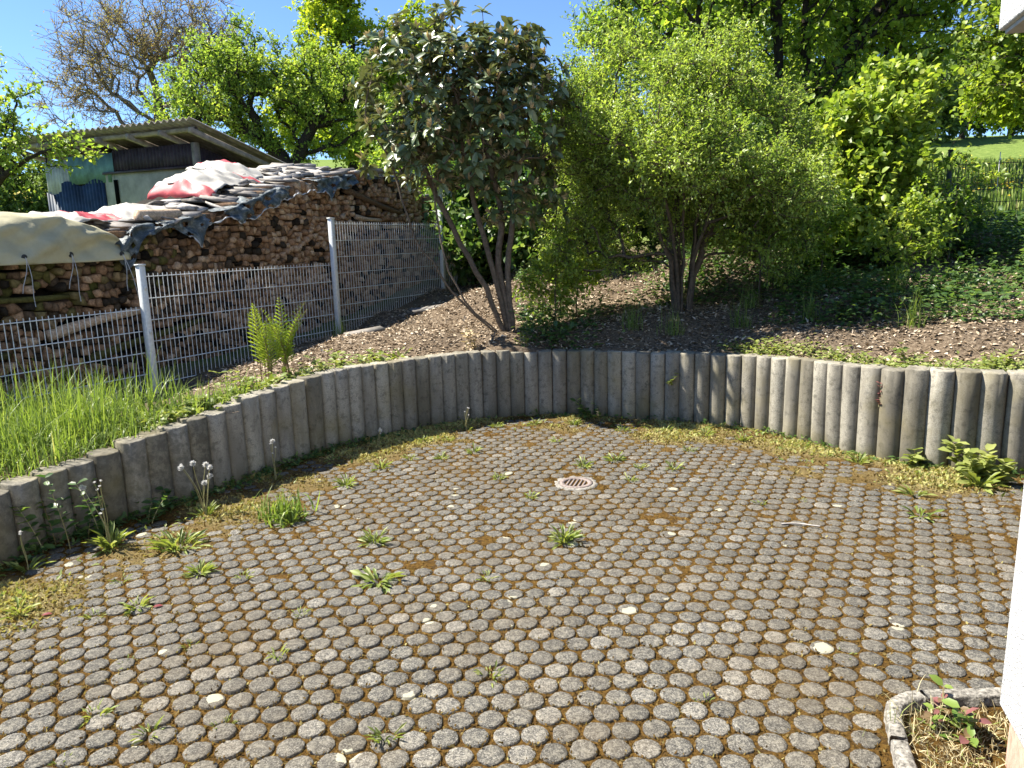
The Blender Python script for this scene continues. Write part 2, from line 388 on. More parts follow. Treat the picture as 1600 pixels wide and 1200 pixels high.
WCs = catmull(WC); WL = np.r_[0, np.cumsum(np.hypot(*np.diff(WCs, axis=0).T))]
def wpt(l):
    p = np.array([np.interp(l, WL, WCs[:, 0]), np.interp(l, WL, WCs[:, 1])])
    q = np.array([np.interp(l + .05, WL, WCs[:, 0]), np.interp(l + .05, WL, WCs[:, 1])]) - np.array([np.interp(l - .05, WL, WCs[:, 0]), np.interp(l - .05, WL, WCs[:, 1])])
    return p, q / np.linalg.norm(q)
def wtop(x, y):
    """top height of the palisade standing at x, y"""
    if x < 0: return float(np.interp(y, [3.0, 4.0, 4.3, 4.6, 4.9, 5.25, 5.6, 5.92], [.40, .40, .455, .51, .53, .585, .61, .645]))
    return float(np.interp(x, [-.0, .5, 2.0, 2.5, 3.0, 4.5], [.625, .625, .64, .675, .695, .69]))
def wall_dist(x, y):
    """distance to the wall line (vectorised)"""
    P = np.stack([np.ravel(x), np.ravel(y)], -1); c = WCs[::4]
    return np.sqrt(((P[:, None] - c[None]) ** 2).sum(-1)).min(1).reshape(np.shape(x))

CP = np.array([(-2.95, 1.2, .34), (-3.0, 2.4, .34), (-3.0, 3.3, .35), (-2.85, 3.85, .36), (-2.5, 4.4, .41), (-2.15, 4.95, .48), (-1.9, 5.4, .54), (-1.6, 5.9, .585), (-1.1, 6.4, .59), (-.5, 6.8, .575), (.5, 6.95, .575), (1.5, 6.5, .59),
               (2.05, 6.3, .59), (2.6, 5.5, .62), (3.1, 5.05, .64), (3.6, 4.9, .64), (4.6, 4.6, .64), (5.4, 4.5, .64),
               (-3.31, 6.7, .33), (-2.75, 8.0, .44), (-2.17, 9.2, .54), (-1.6, 10.2, .75), (-1.05, 11.3, .97), (-4.0, 5.4, .3), (-4.8, 3.5, .28), (-5.5, 1, .25),
               (-.05, 7.35, .80), (-.8, 7.6, .74), (-1.4, 8.0, .70), (-2.2, 7.0, .56), (.8, 7.5, .80), (1.75, 7.6, .92), (2.6, 6.6, .86), (3.3, 7.2, 1.12), (4.0, 6.0, .92), (5, 6.3, 1.05), (6, 5.4, .9),
               (0, 9.5, 1.1), (1, 11, 1.42), (3, 9.5, 1.55), (5.14, 9.7, 1.76), (7.15, 12.3, 1.84), (6.5, 8.5, 1.45), (9, 9, 1.5), (9.8, 16.4, 2.05), (4, 13, 1.9), (14, 14, 1.9),
               (-5, 9, .5), (-6.5, 13, .95), (-9, 9, .6), (-20, 31, 3.45), (-26, 41, 4.7), (-60, 90, 10), (-13, 21, 1.9), (0, 20, 2.6), (0, 40, 5.0), (0, 90, 12), (-5, 28, 3.3), (-12, 27, 2.9),
               (20, 30, 4.0), (40, 62, 8.9), (80, 60, 8.5), (90, 120, 15), (-80, 40, 5), (-15, 5, .3), (-40, 0, .8), (12, 2, .3), (0, -6, -.06), (4, -3, -.06), (-4, -3, .1), (30, -20, 0), (-30, -20, 0), (0, 200, 22), (150, 150, 18), (-150, 150, 14)])
def gbase(x, y): return .125 * np.maximum(0, np.asarray(y, float) - 11)
CPR = CP[:, 2] - gbase(CP[:, 0], CP[:, 1])
def gz(x, y):
    x = np.asarray(x, float); y = np.asarray(y, float); sh = x.shape
    P = np.stack([x.ravel(), y.ravel()], -1); out = np.empty(len(P))
    for i in range(0, len(P), 4000):
        p = P[i:i + 4000]
        d2 = ((p[:, None] - CP[None, :, :2]) ** 2).sum(-1)
        w = 1 / (d2 + .02 + .002 * (p ** 2).sum(-1)[:, None]) ** 1.7
        out[i:i + 4000] = (w * CPR[None]).sum(1) / w.sum(1) + gbase(p[:, 0], p[:, 1])
    z = out.reshape(sh)
    r = np.hypot(x, y)
    bumpy = .018 * np.sin(3.1 * x + 1.7 * y) * np.sin(2.3 * y - 1.1 * x) + .012 * np.sin(7.3 * x - 2 * y) * np.sin(6.1 * y + 3 * x)
    return z + bumpy * np.clip((wall_dist(x, y) - .15) / .5, 0, 1) * np.clip(r / 8, .5, 2.5)
def gz1(x, y): return float(gz(np.array([x]), np.array([y]))[0])

# ---------------------------------------------------------------- terrain
rs = np.random.default_rng(3)
CEN = np.array([.2, 3.2])
outer = []
for l in np.arange(.02, WL[-1], .06):
    p, tg = wpt(l); n = np.array([-tg[1], tg[0]])
    outer.append(p + n * .03)
loop = outer + [np.array(q) for q in ((6.5, 3.5), (7, 1.5), (6.5, -.5), (5, -2.5), (2, -3.5), (-1, -3.2), (-2.4, -2), (-2.9, -.5), (-2.95, .5))]
loop = np.array(loop)
fr = np.concatenate([[0, .05, .12, .22], .22 * 1.145 ** np.arange(1, 52)]); fr = fr / fr[-1] * 240
V = []; G = []
for p in loop:
    d = norm(p - CEN); q = p[None] + d[None] * fr[:, None]; V.append(q)
V = np.array(V); V = np.concatenate([V[:, :1], V], 1); z = gz(V[..., 0], V[..., 1]); z[:, 0] = -.25      # the first ring is the cut soil face behind the posts
grass = np.clip((V[..., 1] - 12.2 - .15 * np.sin(V[..., 0] * 2)) / .8, 0, 1) * (V[..., 0] > -1.8) + np.clip((-(V[..., 0] + 3.3) + .45 * (V[..., 1] - 6.7)) / 1.0, 0, 1) * (V[..., 0] < -1)
TV = np.concatenate([V, z[..., None]], -1).reshape(-1, 3); n0, n1 = V.shape[:2]
i = np.arange(n0)[:, None]; j = np.arange(n1 - 1)[None]; i2 = (i + 1) % n0
F = np.stack([i * n1 + j, i2 * n1 + j, i2 * n1 + j + 1, i * n1 + j + 1], -1).reshape(-1, 4)[:, ::-1]
terr = add('ground', mesh_of('ground', TV, [F], X['soil_and_grass'], {'grass': np.clip(grass, 0, 1).ravel()}, True))
tag(terr, 'sloping garden bank of bare soil running up into grass meadow', 'ground', kind='structure')

# ---------------------------------------------------------------- house, axis along its wall
HC = np.array([1.488, 2.055]); hd = norm(np.array([-.07, -.22])); hn = np.array([hd[1], -hd[0]])   # hn points to the patio
if hn[0] > 0: hn = -hn
hb = -hn
def H(a, b, z): return np.array([*(HC + hd * a + hb * b), z])
house = thing('house', 'white rough rendered house corner with pink plinth at right edge', 'house', (HC[0], HC[1], 0))
def hbox(name, a0, a1, b0, b1, z0, z1, mat, parent, bev=.008):
    c = H((a0 + a1) / 2, (b0 + b1) / 2, (z0 + z1) / 2) - np.array([HC[0], HC[1], 0])
    me = mesh_of(name, boxv(c, np.array([*hd, 0]) * (a1 - a0) / 2, np.array([*hb, 0]) * (b1 - b0) / 2, np.array([0, 0, (z1 - z0) / 2])), [BOXF], mat)
    o = add(name, me, parent)
    b = o.modifiers.new('bevel', 'BEVEL'); b.width = bev; b.segments = 2
    return o
hbox('wall', 0, 7, 0, 5, .19, 5.2, X['white_stucco'], house, .012)
hbox('plinth', .025, 6.98, .025, 4.98, -.25, .188, X['pink_plinth'], house)
ovh = hbox('overhang', -.64, 6.9, -.004, 4.9, 2.30, 2.62, X['white_stucco'], house)
hbox('soffit', -.62, 6.88, .012, 4.88, 2.285, 2.299, X['soffit'], house, .002)

# ---------------------------------------------------------------- paved yard
def in_house(x, y, m=0.0):
    dx = x - HC[0]; dy = y - HC[1]
    a = dx * hd[0] + dy * hd[1]; b = dx * hb[0] + dy * hb[1]
    return (a > -m) & (b > -m)
poly = np.array([wpt(l)[0] for l in np.arange(.02, WL[-1], .1)] + [(5.4, .5), (4, -2.2), (-1, -2.2), (-2.98, .2)])
def in_poly(x, y):
    x = np.asarray(x); y = np.asarray(y); c = np.zeros(x.shape, bool); n = len(poly)
    for k in range(n):
        x0, y0 = poly[k]; x1, y1 = poly[(k + 1) % n]
        s = (y0 > y) != (y1 > y)
        with np.errstate(divide='ignore', invalid='ignore'):
            c ^= s & (x < (x1 - x0) * (y - y0) / (y1 - y0 + 1e-12) + x0)
    return c
DR = np.array([.42, 4.82])
# kerb path of the little bed beside the house
KERB = catmull(np.array([(1.02, 1.45), (1.10, 1.72), (1.17, 1.96), (1.235, 2.16), (1.29, 2.275), (1.385, 2.325), (1.52, 2.33), (1.72, 2.33)]), 10)
bedpoly = np.vstack([KERB, [(2.2, 2.2), (1.6, 1.0), (.9, 1.0)]])
def in_bed(x, y, grow=0.05):
    x = np.asarray(x); y = np.asarray(y); c = np.zeros(x.shape, bool); n = len(bedpoly)
    for k in range(n):
        x0, y0 = bedpoly[k]; x1, y1 = bedpoly[(k + 1) % n]
        s = (y0 > y) != (y1 > y)
        c ^= s & (x < (x1 - x0) * (y - y0) / (y1 - y0 + 1e-12) + x0)
    P = np.stack([x.ravel(), y.ravel()], -1)
    d = np.sqrt(((P[:, None] - KERB[None]) ** 2).sum(-1)).min(1).reshape(x.shape)
    return c | (d < grow)

gx = np.arange(-3.2, 5.6, .06); gy = np.arange(-2.3, 7.1, .06)
def moss_edge(x, y):
    """0 in the open yard .. 1 in the moss belt along the wall, in drifts"""
    blot = np.sin(x * 2.3 + 1) * np.sin(y * 2.9 - .6) + .6 * np.sin(x * 5.7 - y * 3.1) + .5 * np.sin(y * 9 + x * 4) + .4 * np.sin(x * 17 + 2) * np.sin(y * 15)
    w_ = wall_dist(x, y); left = np.clip((-x - .9) / .8, 0, 1) * np.clip((3.9 - y) / .5, 0, 1)
    return np.clip(np.clip(1.08 - w_ / 1.05, 0, 1) * (.68 + .75 * blot) - .06, 0, 1)
# the bed of the joints: one sheet under the stones, kept inside the wall line
Bv = []; ring = np.array([(p[0], p[1]) for p in poly])
cen = np.array([.4, 3.4])
rings = np.linspace(0, 1, 70) ** .7
Bv = (cen[None, None] + (ring[:, None] - cen) * rings[None, :, None])
ed = moss_edge(Bv[..., 0], Bv[..., 1])
bz = .0066 - .0075 * np.clip(1.2 - np.hypot((Bv[..., 0] + .9) / 2.2, (Bv[..., 1] - 2.2) / 1.2), 0, 1) + .002 * np.sin(Bv[..., 0] * 9) * np.sin(Bv[..., 1] * 11) + .009 * ed
n0, n1 = Bv.shape[:2]; i = np.arange(n0)[:, None]; j = np.arange(n1 - 1)[None]; i2 = (i + 1) % n0
F = np.stack([i * n1 + j, i * n1 + j + 1, i2 * n1 + j + 1, i2 * n1 + j], -1).reshape(-1, 4)
yard = add('pavement', mesh_of('pavement', np.concatenate([Bv, bz[..., None]], -1).reshape(-1, 3), [F], X['moss_joint'], {'edge': ed.ravel()}, True))
tag(yard, 'yard paved with round grey stones in brown mossy joints', 'pavement', kind='structure')

S = .103; ROT = R_(1.2)
u, v = np.meshgrid(np.arange(-60, 75), np.arange(-30, 95))
px = (u + .5 * (v % 2)) * S; py = v * S * .895
PX = (px * math.cos(ROT) - py * math.sin(ROT)).ravel(); PY = (px * math.sin(ROT) + py * math.cos(ROT)).ravel()
k = (PX > -3.1) & (PX < 5.3) & (PY > .6) & (PY < 7)
PX, PY = PX[k], PY[k]
PX += .010 * np.sin(PY * 1.9) + rs.normal(0, .0022, len(PX)); PY += .010 * np.sin(PX * 1.6 + 1) + rs.normal(0, .0022, len(PX))
wd = wall_dist(PX, PY)
k = in_poly(PX, PY) & (wd > .10) & ~in_house(PX, PY, .06) & ~in_bed(PX, PY, .05) & (np.hypot(PX - DR[0], (PY - DR[1])) > .185)
PX, PY, wd = PX[k], PY[k], wd[k]
def paver_mesh(name, nside=14, sd=0):
    r_ = np.random.default_rng(sd)
    a = np.arange(nside) * 2 * math.pi / nside
    rr = .0466 * (1 + r_.normal(0, .022, nside)) * np.where(np.abs(a - r_.uniform(0, 6)) < .35, r_.uniform(.82, 1.0), 1.0)
    rings_ = [(1.0, -.03), (1.0, .0080), (.96, .0100), (.6, .0104)]
    V = np.concatenate([np.stack([rr * s_ * np.cos(a), rr * s_ * np.sin(a), np.full(nside, z_) + (r_.normal(0, .0006, nside) if z_ > 0 else 0)], -1) for s_, z_ in rings_])
    V = np.vstack([V, [0, 0, .0105]])
    jj = np.arange(nside); j2 = (jj + 1) % nside
    Fq = np.concatenate([np.stack([q * nside + jj, q * nside + j2, (q + 1) * nside + j2, (q + 1) * nside + jj], -1) for q in range(3)])
    Ft = np.stack([3 * nside + jj, 3 * nside + j2, np.full(nside, 4 * nside)], -1)
    return V, Fq, Ft
variants = [paver_mesh('paver', 14, q) for q in range(6)]
vmesh = [mesh_of('paver', v_, [a_, b_], X['paver_concrete'], {'tint': np.full(len(v_), (.1, .3, .5, .6, .75, .97)[q_])}) for q_, (v_, a_, b_) in enumerate(variants)]
# the ones that show largest: nearest and inside the frame
D_ = np.stack([PX, PY, np.zeros(len(PX))], -1) - np.array([0, 0, CAM_H]); dep = D_ @ Fv
fx = 800 + 1150 * (D_ @ Rv) / dep; fy = 600 - 1150 * (D_ @ Uv) / dep
vis = (fx > 5) & (fx < 1595) & (fy < 1195)
order = np.argsort(np.where(vis, dep, 99))[:300]
single = np.zeros(len(PX), bool); single[order] = True
tilt = rs.normal(0, .020, (len(PX), 2)); dz = rs.normal(0, .0014, len(PX)) - .002 * (rs.random(len(PX)) < .06) - .003 * np.clip(1 - wd / .9, 0, 1); rz = rs.uniform(0, 6.28, len(PX)); vi = rs.integers(0, 6, len(PX))
big = MB()
for q in range(len(PX)):
    Mx = Matrix.Translation((PX[q], PY[q], dz[q])) @ Matrix.Rotation(tilt[q, 0], 4, 'X') @ Matrix.Rotation(tilt[q, 1], 4, 'Y') @ Matrix.Rotation(rz[q], 4, 'Z')
    if single[q]:
        add('paver', vmesh[vi[q]], yard, mat=Mx)
    else:
        A = np.array(Mx); v_, a_, b_ = variants[vi[q]]
        big.add(v_ @ A[:3, :3].T + A[:3, 3], [a_, b_], np.clip(rs.normal(.5, .25), 0, 1))
o = big.build('paver_field', X['paver_concrete'], yard); o['kind'] = 'stuff'

# moss cushions in the joints, spreading over the stones near the wall
N = 330000
mx = rs.uniform(-3.0, 4.2, N); my = rs.uniform(1.5, 6.9, N)
ok = in_poly(mx, my) & ~in_house(mx, my, .0) & (np.hypot(mx - DR[0], my - DR[1]) > .14)
mx, my = mx[ok], my[ok]; ok = ~in_bed(mx, my, .04); mx, my = mx[ok], my[ok]
CX = ((PX + 4) / .12).astype(int); CY = ((PY + 1) / .12).astype(int); tab = np.full((90, 75, 4), -1); cn = np.zeros((90, 75), int)
for q in range(len(PX)):
    if cn[CX[q], CY[q]] < 4: tab[CX[q], CY[q], cn[CX[q], CY[q]]] = q; cn[CX[q], CY[q]] += 1
near = np.full(len(mx), 9.); ix = ((mx + 4) / .12).astype(int); iy = ((my + 1) / .12).astype(int); PXe = np.r_[PX, 99]; PYe = np.r_[PY, 99]
for ax in (-1, 0, 1):
    for ay in (-1, 0, 1):
        for sl in range(4):
            r = tab[ix + ax, iy + ay, sl]; near = np.minimum(near, np.hypot(mx - PXe[r], my - PYe[r]))
edge = moss_edge(mx, my)
keep = ((near > .0445) & (rs.random(len(mx)) < .5 + .5 * edge)) | (rs.random(len(mx)) < .85 * np.clip(edge * 1.4 - .35, 0, 1)) | ((near > .037) & (rs.random(len(mx)) < .10))
mx, my, near, edge = mx[keep], my[keep], near[keep], edge[keep]
n = len(mx); tuft = np.sin(mx * 31) * np.sin(my * 29)
zz = np.where(near > .0466, .005, .009) + .004 * edge
tintm = np.clip(.22 + .50 * edge + .10 * tuft + rs.normal(0, .16, n), 0, 1)
sz = rs.uniform(.007, .018, n) * (1 + 1.1 * edge)
V, F, tn = inst(KITE, np.stack([mx, my, zz], -1), np.stack([rs.normal(0, .8, n), rs.normal(0, .8, n), rs.uniform(.2, 1, n)], -1), rdir(rs, n), sz, sz * rs.uniform(.45, .75, n))
moss = add('moss', mesh_of('moss', V, [F], X['moss'], {'tint': np.repeat(tintm, tn)}))
tag(moss, 'brown and yellow moss filling the joints of the round paving', 'moss', kind='stuff')
print('pavers', len(PX), 'moss', n)
# a thin mat of seedlings along the sunny far wall
n = 16000; x = rs.uniform(-2.4, 3.4, n); y = rs.uniform(3.2, 6.8, n); ok = in_poly(x, y) & (wall_dist(x, y) < .12 + .5 * rs.random(n) ** 1.7) & (np.sin(x * 7.3) * np.sin(y * 6.1 + x) + rs.normal(0, .5, n) > .15)
x, y = x[ok], y[ok]; n = len(x); LL = rs.uniform(.02, .05, n)
V, F, tn = inst(KITE, np.stack([x, y, np.full(n, .008)], -1), np.stack([rs.normal(0, 1, n), rs.normal(0, 1, n), rs.uniform(.1, 1.3, n)], -1), np.array([0, 0, 1.]) + .4 * rdir(rs, n), LL, LL * .42)
o = add('seedlings', mesh_of('seedlings', V, [F], X['weed_leaf'], {'tint': np.repeat(np.clip(rs.normal(.6, .25, n), 0, 1), tn)})); tag(o, 'mat of small yellow green seedlings along the sunny foot of the wall', 'seedlings', kind='stuff')

# ---------------------------------------------------------------- palisade wall
wall = thing('palisade_wall', 'curved low retaining wall of upright round concrete palisades around the yard', 'wall', (.4, 6.9, 0))
def palisade_mesh(w, sd, mat='palisade_concrete'):
    """one post: round front cut straight where it meets its neighbours, height 1"""
    r_ = np.random.default_rng(sd); r = w * .60; hw = w / 2 - .0022
    a0 = math.asin(hw / r)
    fa = np.linspace(-a0, a0, 11)
    front = np.stack([r * np.sin(fa), -r * np.cos(fa)], -1)
    back = front[::-1] * np.array([1, -1])
    ring_ = np.vstack([front, back]); n = len(ring_)
    V = []
    for s_, z_ in ((1, -.3), (1, .35), (1, .7), (1, .985), (.96, .996), (.88, 1.0)):
        jit = r_.normal(0, .0007, (n, 2))
        V.append(np.concatenate([ring_ * s_ + jit, np.full((n, 1), z_) + (r_.normal(0, .004, (n, 1)) if z_ > .9 else 0)], -1))
    V = np.concatenate(V + [np.array([[0, 0, 1.0]])]); jj = np.arange(n); j2 = (jj + 1) % n
    Fq = np.concatenate([np.stack([q * n + jj, q * n + j2, (q + 1) * n + j2, (q + 1) * n + jj], -1) for q in range(5)])
    Ft = np.stack([5 * n + jj, 5 * n + j2, np.full(n, 6 * n)], -1)
    return mesh_of('palisade', V, [Fq, Ft], X[mat], smooth=False)
pm = {w: [palisade_mesh(w, q) for q in range(4)] for w in (.157, .133)}; pold = [palisade_mesh(.157, q, 'palisade_weathered') for q in range(4)]
l = .35; q = 0
PAL = []
while l < WL[-1] - .1:
    p, tg = wpt(l)
    w = .133 if (p[0] > -1.62 and p[0] < 2.53) else .157
    p, tg = wpt(l + w / 2)
    h = wtop(p[0], p[1]) + rs.normal(0, .004)
    if p[0] < -1.7: h += .008 * math.sin(q * 2.1)
    ang = math.atan2(tg[1], tg[0])
    nb = np.array([-tg[1], tg[0]])          # away from the yard
    c = p + nb * (w * .45)
    Mx = Matrix.Translation((c[0] - .4, c[1] - 6.9, 0)) @ Matrix.Rotation(ang + rs.normal(0, .012), 4, 'Z') @ Matrix.Rotation(rs.normal(0, .006), 4, 'X') @ Matrix.Rotation(rs.normal(0, .004), 4, 'Y') @ Matrix.Diagonal((1, 1, h, 1))
    add('palisade', (pold if p[0] < -2.08 else pm[w])[q % 4], wall, mat=Mx); PAL.append((c[0], c[1], h))
    l += w - .0012; q += 1

# ---------------------------------------------------------------- yard drain
dr = thing('floor_drain', 'small round iron drain grate set in rough mortar in the paving', 'drain', (DR[0], DR[1], 0))
nn = 36; a = np.arange(nn) * 2 * math.pi / nn
r_ = np.random.default_rng(5)
ro = .16 * (1 + r_.normal(0, .045, nn)); V = []
for rr, z_ in ((ro, np.full(nn, -.02)), (ro * .97, .008 + r_.normal(0, .003, nn)), (ro * .8, .013 + r_.normal(0, .003, nn)), (np.full(nn, .118), np.full(nn, .012)), (np.full(nn, .118), np.full(nn, -.01))):
    V.append(np.stack([rr * np.cos(a), rr * np.sin(a), z_], -1))
jj = np.arange(nn); j2 = (jj + 1) % nn
F = np.concatenate([np.stack([q * nn + jj, q * nn + j2, (q + 1) * nn + j2, (q + 1) * nn + jj], -1) for q in range(4)])
add('mortar_collar', mesh_of('mortar_collar', np.concatenate(V), [F], X['drain_mortar']), dr)
V = []
for rr, z_ in ((.115, -.01), (.115, .015), (.082, .015), (.082, -.01)):
    V.append(np.stack([rr * np.cos(a), rr * np.sin(a), np.full(nn, z_)], -1))
F = np.concatenate([np.stack([q * nn + jj, q * nn + j2, (q + 1) * nn + j2, (q + 1) * nn + jj], -1) for q in range(3)])
grate = add('grate_frame', mesh_of('grate_frame', np.concatenate(V), [F], X['rusty_iron']), dr)
for kx in (-.055, -.028, 0, .028, .055):
    hl = math.sqrt(max(.086 ** 2 - kx ** 2, 1e-4)) + .004
    add('grate_bar', mesh_of('grate_bar', boxv((kx, 0, .007), (.0055, 0, 0), (0, hl, 0), (0, 0, .006)) @ np.array(Matrix.Rotation(R_(18), 3, 'Z')), [BOXF], X['rusty_iron']), grate)
V = np.concatenate([np.stack([.11 * np.cos(a), .11 * np.sin(a), np.full(nn, -.0075)], -1), [[0, 0, -.0075]]])
add('sump', mesh_of('sump', V, [np.stack([jj, j2, np.full(nn, nn)], -1)], X['black_void']), dr)

# ---------------------------------------------------------------- kerbed bed beside the house
kb = thing('garden_kerb', 'low rounded concrete kerb edging the small bed by the house', 'kerb', (1.29, 2.28, 0))
def kerb_piece(i0, i1):
    P = KERB[i0:i1 + 1]; T = norm(np.gradient(P, axis=0)); Nn = np.stack([-T[:, 1], T[:, 0]], -1)
    prof = [(-.026, -.10), (-.026, .040), (-.020, .047), (.020, .047), (.026, .040), (.026, -.10)]
    rk = np.random.default_rng(i0 + 4)
    V = np.concatenate([np.concatenate([P + Nn * a_ + rk.normal(0, .0012, P.shape), np.full((len(P), 1), b_) + rk.normal(0, .0015, (len(P), 1))], -1)[:, None] for a_, b_ in prof], 1)
    n, kk = V.shape[:2]; i_ = np.arange(n - 1)[:, None] * kk; j_ = np.arange(kk - 1)[None]
    F = np.stack([i_ + j_, i_ + j_ + 1, i_ + kk + j_ + 1, i_ + kk + j_], -1).reshape(-1, 4)
    e = np.array([[0, 1, 2, 3, 4, 5], [(n - 1) * kk + 5 - q for q in range(6)]])
    V = V.reshape(-1, 3) - np.array([1.29, 2.28, 0])
    return mesh_of('kerb_stone', V, [F, e], X['kerb_concrete'])
nK = len(KERB) - 1
for a_, b_ in ((0, 26), (27, 52), (53, nK)):
    add('kerb_stone', kerb_piece(a_, min(b_, nK)), kb)
soil = np.vstack([KERB + np.array([.01, -.02]), [(2.0, 2.1), (1.5, .9), (1.0, .9)]])
add('bed_soil', mesh_of('bed_soil', np.concatenate([soil - np.array([1.29, 2.28]), np.full((len(soil), 1), -.005)], -1), [np.arange(len(soil))[None]], X['moss_joint']), kb)
n = 11000
bx_ = rs.uniform(1.0, 1.75, n); by_ = rs.uniform(1.2, 2.33, n)
ok = in_bed(bx_, by_, -.001) & ~in_house(bx_, by_, .0) & (np.sqrt(((np.stack([bx_, by_], -1)[:, None] - KERB[None]) ** 2).sum(-1)).min(1) > .05)
bx_, by_ = bx_[ok], by_[ok]; n = len(bx_); m = MB()
for b in range(3):
    sel = np.arange(n) % 3 == b; c = sel.sum()
    V, F, tn = inst(BLADES[b + 1], np.stack([bx_[sel], by_[sel], np.full(c, -.004)], -1), np.stack([rs.normal(0, .8, c), rs.normal(0, .8, c), rs.uniform(.3, 1.0, c)], -1), rdir(rs, c), rs.uniform(.025, .07, c), rs.uniform(.0022, .0045, c))
    m.add(V, F, np.repeat(np.clip(rs.normal(.55, .28, c), 0, 1), tn))
o = m.build('dry_grass', X['straw']); tag(o, 'bleached dry grass in the kerbed bed by the pink plinth', 'grass', kind='stuff')

# ---------------------------------------------------------------- plants: small builders
LEAFM = {}   # shared meshes of single leaves
def leaf_objects(t, O, D, NH, LL, tv, mat, wf):
    """single leaves as parts, sharing six meshes"""
    if (mat, wf) not in LEAFM:
        ms = []
        for q in range(6):
            V, F, tn = inst(OVAL, np.zeros((1, 3)), np.array([[1., 0, 0]]), np.array([[0, 0, 1.]]), 1.0, wf)
            ms.append(mesh_of('leaf', V, [F], X[mat], {'tint': np.full(tn, (q + .5) / 6)}))
        LEAFM[(mat, wf)] = ms
    D = norm(D)
    for q in range(len(O)):
        d = D[q]; s_ = norm(np.cross(NH[q], d)); wv = np.cross(d, s_); Mx = Matrix.Identity(4)
        for c in range(3): Mx[c][0], Mx[c][1], Mx[c][2], Mx[c][3] = d[c] * LL[q], s_[c] * LL[q], wv[c] * LL[q], O[q][c]
        add('leaf', LEAFM[(mat, wf)][int(np.clip(tv[q] * 6, 0, 5))], t, mat=Mx)
def rosette(name, x, y, z, n, L, up, label, group=None, mat='weed_leaf', tmpl=STRAP, wf=.125, cat='weed', stems=0, sd=None, tint=(.5, .22), heads=None, spread=.03):
    r_ = np.random.default_rng(sd if sd is not None else int(abs(x * 991 + y * 173) * 10))
    t = thing(name, label, cat, (x, y, z), group)
    n = int(n * 2.3); a = r_.uniform(0, 6.283, n); ups = np.clip(r_.normal(up, .5, n), .05, 2.5)
    D = np.stack([np.cos(a), np.sin(a), ups], -1)
    O = np.stack([np.cos(a) * spread * r_.random(n), np.sin(a) * spread * r_.random(n), np.full(n, -.004)], -1)
    LL = L * .72 * r_.uniform(.25, 1.25, n)
    V, F, tn = inst(tmpl, O, D, np.stack([-np.cos(a) * .3, -np.sin(a) * .3, np.ones(n)], -1) + .6 * rdir(r_, n), LL, LL * wf * r_.uniform(.8, 1.3, n))
    add('leaves', mesh_of('leaves', V, [F], X[mat], {'tint': np.repeat(np.clip(r_.normal(tint[0], tint[1], n), 0, 1), tn)}), t)['kind'] = 'stuff'
    for q in range(stems):
        hgt = (heads[0] if heads else .2) * r_.uniform(.6, 1.15); az = r_.uniform(0, 6.28); ln = r_.uniform(.05, .35) * hgt
        s = np.linspace(0, 1, 7); P = np.stack([np.cos(az) * ln * s ** 1.6 + .008 * np.sin(s * 5 + q), np.sin(az) * ln * s ** 1.6, hgt * s], -1)
        V, F = tube(P, np.linspace(.0026, .0018, 7), 5); st = MB(); st.add(V, F, r_.uniform(.3, 1)); so = st.build('stem', X['stalk'], t, True)
        full = heads and r_.random() < heads[1]
        if full:
            k_ = 260; Dd = rdir(r_, k_); V, F, tn = inst(KITE, np.repeat(P[-1:], k_, 0), Dd, rdir(r_, k_), r_.uniform(.012, .024, k_), .0045)
            add('seed_head', mesh_of('seed_head', V, [F], X['seed_head'], {'tint': np.repeat(r_.random(k_), tn)}), so)
        else:
            k_ = 14; Dd = norm(np.stack([r_.normal(0, .5, k_), r_.normal(0, .5, k_), np.ones(k_)], -1)); V, F, tn = inst(KITE, np.repeat(P[-1:], k_, 0), Dd, rdir(r_, k_), .014, .006)
            add('spent_head', mesh_of('spent_head', V, [F], X['seed_head'], {'tint': np.repeat(r_.random(k_), tn)}), so)
    return t

def leafy(name, x, y, z, nst, hgt, label, mat='weed_leaf', lf=.05, lean=.3, group=None, cat='weed', sd=0, per=9, tint=(.5, .22), wf=.62, spread=.05, tmpl=OVAL, parts=False):
    """upright stems with pairs of leaves"""
    r_ = np.random.default_rng(sd); t = thing(name, label, cat, (x, y, z), group); O = []; D = []; st = MB()
    for q in range(nst):
        az = r_.uniform(0, 6.28); h_ = hgt * r_.uniform(.5, 1.1); ln = h_ * lean * r_.uniform(.3, 1.4); o0 = np.array([r_.normal(0, spread), r_.normal(0, spread), -.01])
        s = np.linspace(0, 1, 6); P = o0 + np.stack([np.cos(az) * ln * s ** 1.5, np.sin(az) * ln * s ** 1.5, h_ * s], -1)
        V, F = tube(P, np.linspace(.0035, .0015, 6), 4); st.add(V, F, r_.random())
        for s_ in np.linspace(.2, 1, per):
            pt = np.array([np.interp(s_, s, P[:, c]) for c in range(3)]); a0 = r_.uniform(0, 6.28)
            for a_ in (a0, a0 + math.pi):
                O.append(pt); D.append([math.cos(a_), math.sin(a_), r_.uniform(-.1, .7)])
    O = np.array(O); D = np.array(D); n = len(O); LL = lf * r_.uniform(.6, 1.25, n)
    NH = np.array([0, 0, 1.]) + .4 * rdir(r_, n); tv = np.clip(r_.normal(tint[0], tint[1], n), 0, 1)
    so = st.build('stems', X['stalk'], t); so['kind'] = 'stuff'
    if parts:
        leaf_objects(t, O, D, NH, LL, tv, mat, wf); return t
    V, F, tn = inst(tmpl, O, D, NH, LL, LL * wf)
    add('leaves', mesh_of('leaves', V, [F], X[mat], {'tint': np.repeat(tv, tn)}), t)['kind'] = 'stuff'
    return t

